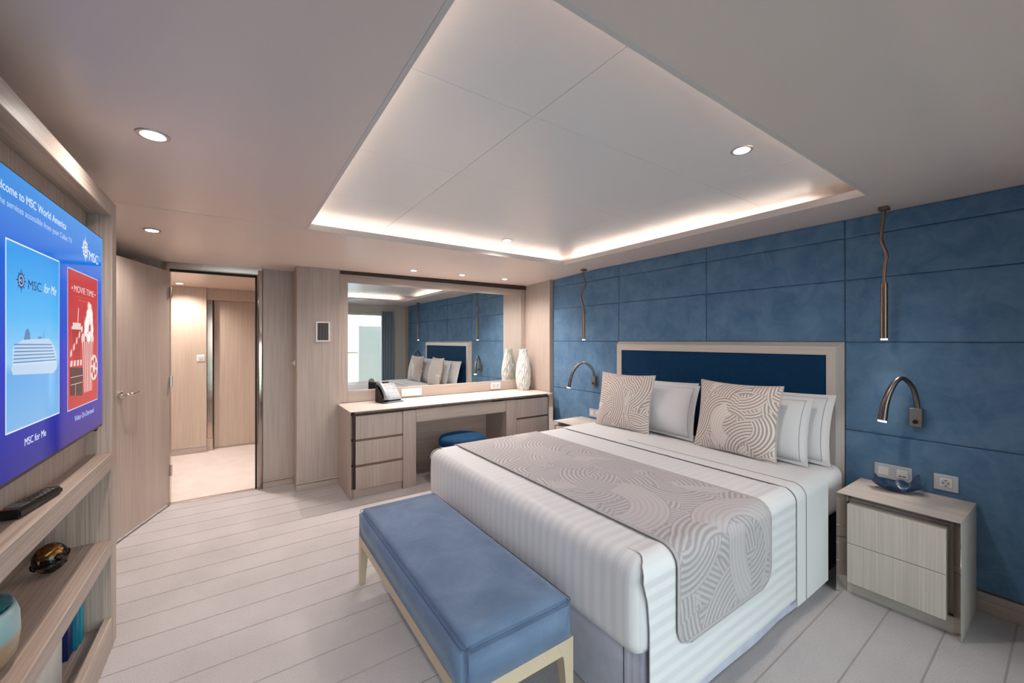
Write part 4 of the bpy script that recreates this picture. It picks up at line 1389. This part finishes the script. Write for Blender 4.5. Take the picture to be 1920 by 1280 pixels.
# ------------------------------------------------------------------ bed
bed = thing('bed', 'wide double bed with white mattress on a grey skirted base', 'bed', (2.1, 1.76, 0))
BT = 0.622
obj('bed_base', box(1.20, 3.085, 0.915, 2.61, 0.0, 0.335, 0.01), 'bed_base', bed)
mt_ = rounded_box((1.19, 0.885, 0.335), (3.098, 2.635, BT), 0.06, 6, 8)
obj('mattress', mt_, 'linen', bed, smooth=True, angle=180)
def wavy(p0, p1, z0, z1, amp, nrm, n=60):
    p0, p1, nrm = Vector(p0), Vector(p1), Vector(nrm)
    vs, fs = [], []
    for j, z in enumerate((z0, (z0 + z1) / 2, z1)):
        for i in range(n):
            s = i / (n - 1)
            p = p0.lerp(p1, s) + nrm * (amp * (1 - j / 2.2) * math.sin(s * 17 + 0.6 * math.sin(s * 9)))
            vs.append((p.x, p.y, z))
    for j in range(2):
        for i in range(n - 1):
            a = j * n + i
            fs.append((a, a + 1, a + 1 + n, a + n))
    b = raw(vs, fs)
    g = bmesh.ops.extrude_face_region(b, geom=list(b.faces))
    bmesh.ops.translate(b, vec=-nrm * 0.006, verts=[e for e in g['geom'] if isinstance(e, bmesh.types.BMVert)])
    return b
obj('skirt_panel', wavy((1.168, 0.985, 0), (1.168, 2.63, 0), 0.006, 0.40, 0.006, (-1, 0, 0), 90), 'skirt', bed, smooth=True)
obj('skirt_panel', join(wavy((1.163, 0.893, 0), (1.163, 0.976, 0), 0.006, 0.40, 0.002, (-1, 0, 0), 14)), 'skirt', bed, smooth=True)
obj('skirt_panel', wavy((1.168, 0.890, 0), (2.74, 0.890, 0), 0.006, 0.40, 0.003, (0, -1, 0), 90), 'skirt', bed, smooth=True)
obj('skirt_panel', wavy((1.168, 2.632, 0), (2.74, 2.632, 0), 0.006, 0.40, 0.003, (0, 1, 0), 90), 'skirt', bed, smooth=True)

# duvet: rounded body over the foot, long drapes at the sides
Y0, Y1, ZT, RC = 0.868, 2.652, 0.634, 0.062
dv = thing('duvet', 'white satin striped duvet tucked in at the foot of the bed', 'duvet', (1.76, 1.76, 0.34))
db_ = rounded_box((1.112, Y0 + 0.004, 0.290), (2.400, Y1 - 0.004, ZT - 0.001), RC, 7, 24)
for v_ in db_.verts:                                   # puffed foot face
    if v_.co.x < 1.2:
        s = max(0.0, 1 - ((v_.co.z - 0.46) / 0.17) ** 2)
        v_.co.x -= 0.010 * s + 0.002 * s * math.sin(v_.co.y * 11)
obj('duvet_body', db_, 'satin_top', dv, smooth=True, angle=180)

def profile(y0, y1, zt, r, zn, zf, step=0.02):
    """path across the bed: near hem, over the top, far hem; returns list of (y, z, s)"""
    pts = []
    z = zn
    while z < zt - r:
        pts.append((y0, z)); z += step
    for i in range(9):
        a = math.pi - math.pi / 2 * i / 8
        pts.append((y0 + r + r * math.cos(a), zt - r + r * math.sin(a)))
    y = y0 + r + step
    while y < y1 - r - step / 2:
        pts.append((y, zt)); y += step
    for i in range(9):
        a = math.pi / 2 - math.pi / 2 * i / 8
        pts.append((y1 - r + r * math.cos(a), zt - r + r * math.sin(a)))
    z = zt - r - step
    while z > zf:
        pts.append((y1, z)); z -= step
    pts.append((y1, zf))
    return pts

def resample(pts, step):
    P = np.array(pts)
    d = np.concatenate([[0], np.cumsum(np.hypot(*np.diff(P, axis=0).T))])
    n = int(d[-1] / step) + 1
    s = np.linspace(0, d[-1], n)
    return np.stack([np.interp(s, d, P[:, 0]), np.interp(s, d, P[:, 1])], 1), s, d[-1]

def sheet(name, path, xs_fn, nx, thick, mat, parent, wave=0.0):
    """cloth strip following path (y, z); xs_fn(i) gives the two x ends of row i"""
    n = len(path)
    P = np.array(path)
    T = np.gradient(P, axis=0)
    T /= np.maximum(np.linalg.norm(T, axis=1, keepdims=True), 1e-9)
    Nn = np.stack([-T[:, 1], T[:, 0]], 1)              # outward normal in (y, z)
    vs, fs = [], []
    for layer in (0, 1):
        for i in range(n):
            xa, xb = xs_fn(i)
            for j in range(nx):
                x = xa + (xb - xa) * j / (nx - 1)
                hang = max(0.0, (0.5 - P[i, 1]) / 0.5)
                off = (thick if layer else 0.0) + wave * hang * (0.5 + 0.5 * math.sin(x * 13 + 1.3))
                vs.append((x, P[i, 0] + Nn[i, 0] * off, P[i, 1] + Nn[i, 1] * off))
    m = n * nx
    for layer in (0, 1):
        for i in range(n - 1):
            for j in range(nx - 1):
                a = layer * m + i * nx + j
                q = (a, a + 1, a + nx + 1, a + nx)
                fs.append(q if layer else q[::-1])
    for i in range(n - 1):
        for a in (i * nx, i * nx + nx - 1):
            fs.append((a, a + nx, a + nx + m, a + m))
    for j in range(nx - 1):
        for a in (j, (n - 1) * nx + j):
            fs.append((a, a + 1, a + 1 + m, a + m))
    return obj(name, raw(vs, fs), mat, parent, smooth=True, angle=60)

# path orientation: near hem -> up -> over; outward normal of an upward move at y0 is -y: handled by Nn = (-Tz, Ty)
full = profile(Y0 - 0.004, Y1 + 0.004, ZT, RC, 0.092, 0.092)
def dive(p):
    """inner end of the drape sinks into the duvet top"""
    e_ = max(0.0, p[0] - (Y0 + RC), 0.0) if p[0] < 1.7 else max(0.0, (Y1 - RC) - p[0])
    return (p[0], p[1] - 0.10 * e_) if p[1] > ZT - 0.001 else p
near = [dive(p) for p in full if p[0] < 1.07]
far = [dive(p) for p in full if p[0] > 2.45]
def drape_x(path):
    def f(i):
        z = path[i][1]
        if path[i][0] > Y0 + RC and path[i][0] < Y1 - RC:
            return (1.180, 2.40)
        return (float(np.interp(z, [0.40, 0.50, 0.575, 0.615, 0.634], [1.158, 1.148, 1.124, 1.140, 1.180])), 2.40)
    return f
sheet('side_drape', near, drape_x(near), 40, 0.004, 'satin_side', dv, 0.002)
sheet('side_drape', far, drape_x(far), 40, 0.004, 'satin_side', dv, 0.002)

# top sheet folded back over the duvet
fold = thing('folded_sheet', 'plain white top sheet folded back below the pillows', 'sheet', (2.52, 1.76, 0.05))
fp = profile(Y0 - 0.012, Y1 + 0.012, ZT + 0.006, RC, 0.055, 0.055)
sheet('sheet_fold', fp, lambda i: (2.318, 2.722), 10, 0.004, 'linen', fold, 0.001)
fl = profile(Y0 - 0.0175, Y1 + 0.0175, ZT + 0.0115, RC, 0.055, 0.055)
obj('stitch_line', tube([(2.420, p[0] - 0.001 * max(0, (0.5 - p[1]) / 0.5) * (0.5 + 0.5 * math.sin(2.42 * 13 + 1.3)), p[1]) for p in fl if p[0] < 2.0], 0.0014, 6), 'stitch', fold, smooth=True)

# ------------------------------------------------------------------ woven arc pattern
def arcs(U, V, seed, period, rmin, rmax, count, band, solid=0.2):
    """overlapping bands of concentric arcs; returns stripe value 0..1"""
    rng = np.random.RandomState(seed)
    out = 0.5 + 0.5 * np.sin((U * 0.6 + V) * 2 * np.pi / period)
    u0, u1, v0, v1 = U.min(), U.max(), V.min(), V.max()
    for i in range(count):
        cu, cv = rng.uniform(u0 - rmax * 0.6, u1 + rmax * 0.6), rng.uniform(v0 - rmax * 0.6, v1 + rmax * 0.6)
        r1 = rng.uniform(rmin, rmax)
        r0 = max(0.0, r1 - band * rng.uniform(0.8, 1.35))
        d = np.hypot(U - cu, V - cv)
        th = np.arctan2(V - cv, U - cu) - rng.uniform(-np.pi, np.pi)
        th = np.abs((th + np.pi) % (2 * np.pi) - np.pi)
        k_ = (d < r1) & (d > r0) & (th < rng.uniform(0.9, 1.5))
        s = 0.5 + 0.5 * np.sin((r1 - d) * 2 * np.pi / period - 0.5)
        if rng.rand() < solid:
            s = np.clip(s * 0.45 + 0.55, 0, 1)
        edge = np.minimum(np.abs(d - r1), np.abs(d - r0)) < period * 0.14
        s = np.where(edge, 0.0, s)
        out[k_] = s[k_]
    return np.clip((out - 0.5) * 1.8 + 0.5, 0, 1)

def grid_object(name, Pos, pat, mat, parent=None, close=None, **kw):
    """Pos: n x m x 3 world positions; one smooth sheet with the 'pat' attribute"""
    n, m = Pos.shape[:2]
    idx = np.arange(n * m).reshape(n, m)
    q = np.stack([idx[:-1, :-1], idx[1:, :-1], idx[1:, 1:], idx[:-1, 1:]], -1).reshape(-1, 4)
    org = ORI[parent] if parent is not None else Vector(tuple(Pos.reshape(-1, 3).mean(0)))
    me = bpy.data.meshes.new(name)
    co = (Pos.reshape(-1, 3) - np.array(org)).astype(np.float32)
    me.vertices.add(n * m)
    me.vertices.foreach_set('co', co.ravel())
    me.loops.add(q.size)
    me.loops.foreach_set('vertex_index', q.ravel().astype(np.int32))
    me.polygons.add(len(q))
    me.polygons.foreach_set('loop_start', np.arange(0, q.size, 4, dtype=np.int32))
    me.polygons.foreach_set('loop_total', np.full(len(q), 4, dtype=np.int32))
    me.polygons.foreach_set('use_smooth', np.ones(len(q), dtype=bool))
    at = me.attributes.new('pat', 'FLOAT', 'POINT')
    at.data.foreach_set('value', pat.ravel().astype(np.float32))
    me.update(calc_edges=True)
    me.validate()
    me.materials.append(M[mat] if isinstance(mat, str) else mat)
    o = link(bpy.data.objects.new(name, me))
    ORI[o] = Vector(org)
    if parent is not None:
        o.parent = parent
    else:
        o.location = org
    return finish(o, **kw)

# bed runner
rp = profile(Y0 - 0.012, Y1 + 0.012, ZT + 0.005, RC, 0.275, 0.275)
RP, rs, rl = resample(rp, 0.0036)
T = np.gradient(RP, axis=0)
T /= np.linalg.norm(T, axis=1, keepdims=True)
NN = np.stack([-T[:, 1], T[:, 0]], 1)
nx = 200
xa, xb = 1.305, 2.030
cx_, hw = (xa + xb) / 2, (xb - xa) / 2
uu = np.linspace(-1, 1, nx)
e = np.minimum(rs, rl - rs)
Rr = 0.085
shr = np.where(e < Rr, Rr - np.sqrt(np.maximum(Rr ** 2 - (Rr - e) ** 2, 0)), 0)
hwr = hw - shr
Xg = cx_ + uu[None, :] * hwr[:, None]
Sg = np.repeat(rs[:, None], nx, 1)
pat = arcs(Xg, Sg, 11, 0.025, 0.18, 0.42, 200, 0.14, 0.06)
dist_edge = np.minimum((1 - np.abs(uu))[None, :] * hwr[:, None], e[:, None])
pat = np.where(dist_edge < 0.012, 0.75, pat)
pat = np.where((dist_edge > 0.012) & (dist_edge < 0.016), 0.1, pat)
off = 0.003 + 0.0022 * pat
Pos = np.stack([Xg, RP[:, 0][:, None] + NN[:, 0][:, None] * off, RP[:, 1][:, None] + NN[:, 1][:, None] * off], -1)
run = thing('bed_runner', 'grey taupe bed runner with embossed arcs across the foot half of the bed', 'bed runner', (1.67, 1.76, 0.275))
grid_object('runner_face', Pos, pat, 'runner', run)
bk_pos = np.stack([Xg, RP[:, 0][:, None] + NN[:, 0][:, None] * 0.0005 + 0 * Xg, RP[:, 1][:, None] + NN[:, 1][:, None] * 0.0005 + 0 * Xg], -1)[::4, ::4]
grid_object('runner_lining', bk_pos, np.zeros(bk_pos.shape[:2]) + 0.4, 'runner', run)
rim = [Pos[i, 0] for i in range(0, len(RP), 6)] + [Pos[-1, j] for j in range(0, nx, 6)] + [Pos[i, -1] for i in range(len(RP) - 1, -1, -6)] + [Pos[0, j] for j in range(nx - 1, -1, -6)]
obj('piping', tube([Vector(tuple(p)) for p in rim], 0.0032, 6), plain('runner_piping', lin(172, 168, 168), 0.7), run, smooth=True)

# ------------------------------------------------------------------ pillows and cushions
def pillow_grid(n, w, h, thick, bow, p=2.2, ex=0.55, flange=0.0):
    a = np.linspace(-1, 1, n)
    A, B = np.meshgrid(a, a, indexing='ij')
    X = w / 2 * A * (1 - bow * (1 - B ** 2))
    Yv = h / 2 * B * (1 - bow * (1 - A ** 2))
    sa = np.clip(np.abs(A) / (1 - flange), 0, 1)
    sb = np.clip(np.abs(B) / (1 - flange * w / h), 0, 1)
    Tt = thick / 2 * ((1 - sa ** p) * (1 - sb ** p)) ** ex
    return A, B, X, Yv, Tt

def cushion_frame(base, lean, yaw, roll=0.0):
    Hh = Vector((math.sin(yaw), -math.cos(yaw), 0))
    back = Vector((math.cos(yaw), math.sin(yaw), 0))
    Up = back * math.sin(lean) + Vector((0, 0, math.cos(lean)))
    Nn = Up.cross(Hh)
    if Nn.x > 0:
        Nn = -Nn
    if roll:
        Rm = Matrix.Rotation(roll, 3, Nn)
        Hh, Up = Rm @ Hh, Rm @ Up
    return Vector(base), Hh, Up, Nn

def cushion(base, w, h, thick, lean, yaw, seed, label, name='throw_cushion', roll=0.0):
    o0, Hh, Up, Nn = cushion_frame(base, lean, yaw, roll)
    n = 190
    A, B, X, Yv, Tt = pillow_grid(n, w, h, thick, 0.07, 2.0, 0.6)
    pat = arcs(X, Yv, seed, 0.0185, 0.14, 0.30, 90, 0.105)
    Tt2 = Tt + 0.0012 * pat
    t_ = thing(name, label, 'cushion', base, 'patterned cushions on the bed')
    hN, uN, nN, oN = (np.array(q) for q in (Hh, Up, Nn, o0))
    def pos(Tv):
        return oN + X[..., None] * hN + (Yv + h / 2)[..., None] * uN + Tv[..., None] * nN
    Pf = pos(Tt2 + 0.0008)
    grid_object('cushion_front', Pf, pat, 'cushion', t_)
    Pb = pos(-Tt)[::3, ::3]
    A3 = X[::3, ::3]
    grid_object('cushion_back', Pb[::-1], arcs(A3, Yv[::3, ::3], seed + 1, 0.03, 0.1, 0.2, 30, 0.09), 'cushion', t_)
    rim = [Pf[i, 0] for i in range(0, n, 5)] + [Pf[n - 1, j] for j in range(0, n, 5)] + [Pf[i, n - 1] for i in range(n - 1, -1, -5)] + [Pf[0, j] for j in range(n - 1, -1, -5)]
    obj('piped_edge', tube([Vector(tuple(p)) for p in rim], 0.004, 8), M['cushion_edge'], t_, smooth=True)
    return t_
M['cushion_edge'] = plain('cushion_edge', lin(184, 172, 166), 0.8)
cushion((2.676, 2.282, 0.640), 0.535, 0.475, 0.17, R(12), R(4), 3, 'arc-patterned beige cushion on the far half of the bed')
cushion((2.690, 1.366, 0.640), 0.545, 0.475, 0.18, R(11), R(-3), 8, 'arc-patterned beige cushion on the near half of the bed')

def pillow(base, w, h, thick, lean, yaw, label, roll=0.0):
    o0, Hh, Up, Nn = cushion_frame(base, lean, yaw, roll)
    n = 60
    A, B, X, Yv, Tt = pillow_grid(n, w, h, thick, 0.05, 2.0, 0.5, 0.06)
    hN, uN, nN, oN = (np.array(q) for q in (Hh, Up, Nn, o0))
    wr_ = 0.004 * np.sin(A * 9 + B * 4) * (1 - A ** 2) * (1 - B ** 2)
    def pos(Tv):
        return oN + X[..., None] * hN + (Yv + h / 2)[..., None] * uN + Tv[..., None] * nN
    Pf, Pb = pos(Tt + wr_ + 0.0015), pos(-Tt - 0.0015)
    t_ = thing('pillow', label, 'pillow', base, 'white pillows against the headboard')
    vs = [tuple(p) for p in Pf.reshape(-1, 3)] + [tuple(p) for p in Pb.reshape(-1, 3)]
    fs = []
    for i in range(n - 1):
        for j in range(n - 1):
            q = i * n + j
            fs.append((q, q + n, q + n + 1, q + 1))
            q += n * n
            fs.append((q, q + 1, q + n + 1, q + n))
    loop = [(i, 0) for i in range(n)] + [(n - 1, j) for j in range(1, n)] + [(i, n - 1) for i in range(n - 2, -1, -1)] + [(0, j) for j in range(n - 2, 0, -1)]
    li = [i * n + j for i, j in loop]
    for a, b in zip(li, li[1:] + li[:1]):
        fs.append((a, b, b + n * n, a + n * n))
    obj('pillowcase', raw(vs, fs), 'linen', t_, smooth=True, angle=75)
    lo, hi = 3, n - 4
    rim = [Pf[i, lo] for i in range(lo, hi)] + [Pf[hi, j] for j in range(lo, hi)] + [Pf[i, hi] for i in range(hi, lo, -1)] + [Pf[lo, j] for j in range(hi, lo - 1, -1)]
    obj('stitch_line', tube([Vector(tuple(p)) + Nn * 0.0008 for p in rim], 0.0012, 6), 'stitch', t_, smooth=True)
    return t_
pillow((2.945, 1.290, 0.628), 0.76, 0.435, 0.15, R(13), 0, 'white pillow behind the others at the near side of the headboard')
pillow((2.945, 2.200, 0.628), 0.80, 0.430, 0.15, R(13), 0, 'white pillow behind the others at the far side of the headboard')
pillow((2.830, 1.345, 0.628), 0.72, 0.420, 0.17, R(13), 0, 'white stitched pillow directly behind the near patterned cushion')
pillow((2.830, 2.090, 0.628), 0.74, 0.425, 0.17, R(13), 0, 'white stitched pillow directly behind the far patterned cushion')

# ------------------------------------------------------------------ bench at the foot of the bed
b0x, b1x, b0y, b1y = 0.578, 1.046, 1.112, 2.405
bn = thing('bench', 'blue suede upholstered bench with pale wooden legs at the foot of the bed', 'bench', ((b0x + b1x) / 2, (b0y + b1y) / 2, 0))
sb = box(b0x, b1x, b0y, b1y, 0.283, 0.425, 0)
bmesh.ops.bevel(sb, geom=[e_ for e_ in sb.edges if max(q.co.z for q in e_.verts) > 0.4], offset=0.022, segments=5, affect='EDGES')
bmesh.ops.subdivide_edges(sb, edges=[e_ for e_ in sb.edges if e_.calc_length() > 0.3], cuts=14, use_grid_fill=True)
for v_ in sb.verts:
    if v_.co.z > 0.41:
        fx = 1 - ((v_.co.x - (b0x + b1x) / 2) / ((b1x - b0x) / 2)) ** 4
        fy = 1 - ((v_.co.y - (b0y + b1y) / 2) / ((b1y - b0y) / 2)) ** 6
        v_.co.z += 0.006 * max(0, fx) * max(0, fy)
obj('seat_cushion', sb, 'bench_velvet', bn, smooth=True, angle=180)
M['bench_seam'] = plain('bench_seam', lin(60, 84, 118), 0.9)
def seam_loop(z, inset):
    a, b, c, d = b0x + inset, b1x - inset, b0y + inset, b1y - inset
    r = 0.02
    pts = []
    for cx0, cy0, s0 in ((b - r, d - r, 0), (a + r, d - r, 90), (a + r, c + r, 180), (b - r, c + r, 270)):
        for k_ in range(5):
            an = R(s0 + 90 * k_ / 4)
            pts.append((cx0 + r * math.cos(an), cy0 + r * math.sin(an), z))
    pts.append(pts[0])
    return tube(pts, 0.0016, 6)
obj('top_seam', seam_loop(0.4165, 0.0055), 'bench_seam', bn, smooth=True)
rt, rb = 0.282, 0.205
rw = 0.022
obj('frame_rail', box(b0x + 0.004, b0x + 0.004 + rw, b0y + 0.05, b1y - 0.05, rb + 0.02, rt, 0.002), 'bench_wood', bn)
obj('frame_rail', box(b1x - 0.004 - rw, b1x - 0.004, b0y + 0.05, b1y - 0.05, rb + 0.02, rt, 0.002), 'bench_wood', bn)
obj('frame_rail', box(b0x + 0.05, b1x - 0.05, b0y + 0.004, b0y + 0.004 + rw, rb + 0.02, rt, 0.002), 'bench_wood', bn)
obj('frame_rail', box(b0x + 0.05, b1x - 0.05, b1y - 0.004 - rw, b1y - 0.004, rb + 0.02, rt, 0.002), 'bench_wood', bn)
def bench_leg(cx0, cy0, sx, sy):
    """tapered corner leg; sx, sy point inwards"""
    L = []
    for z, wdt in ((rt, 0.075), (0.262, 0.070), (0.24, 0.058), (0.215, 0.046), (0.17, 0.041), (0.08, 0.034), (0.0, 0.029)):
        L.append((z, wdt))
    vs, fs = [], []
    for z, wdt in L:
        q = 0.0
        vs += [(cx0, cy0, z), (cx0 + sx * wdt, cy0, z), (cx0 + sx * wdt, cy0 + sy * wdt, z), (cx0, cy0 + sy * wdt, z)]
    for i in range(len(L) - 1):
        for k_ in range(4):
            a, b = i * 4 + k_, i * 4 + (k_ + 1) % 4
            fs.append((a, b, b + 4, a + 4))
    fs += [(0, 1, 2, 3), tuple(range(4 * (len(L) - 1), 4 * len(L)))]
    return raw(vs, fs)
for cx0, sx in ((b0x + 0.003, 1), (b1x - 0.003, -1)):
    for cy0, sy in ((b0y + 0.003, 1), (b1y - 0.003, -1)):
        obj('leg', bench_leg(cx0, cy0, sx, sy), 'bench_wood', bn)
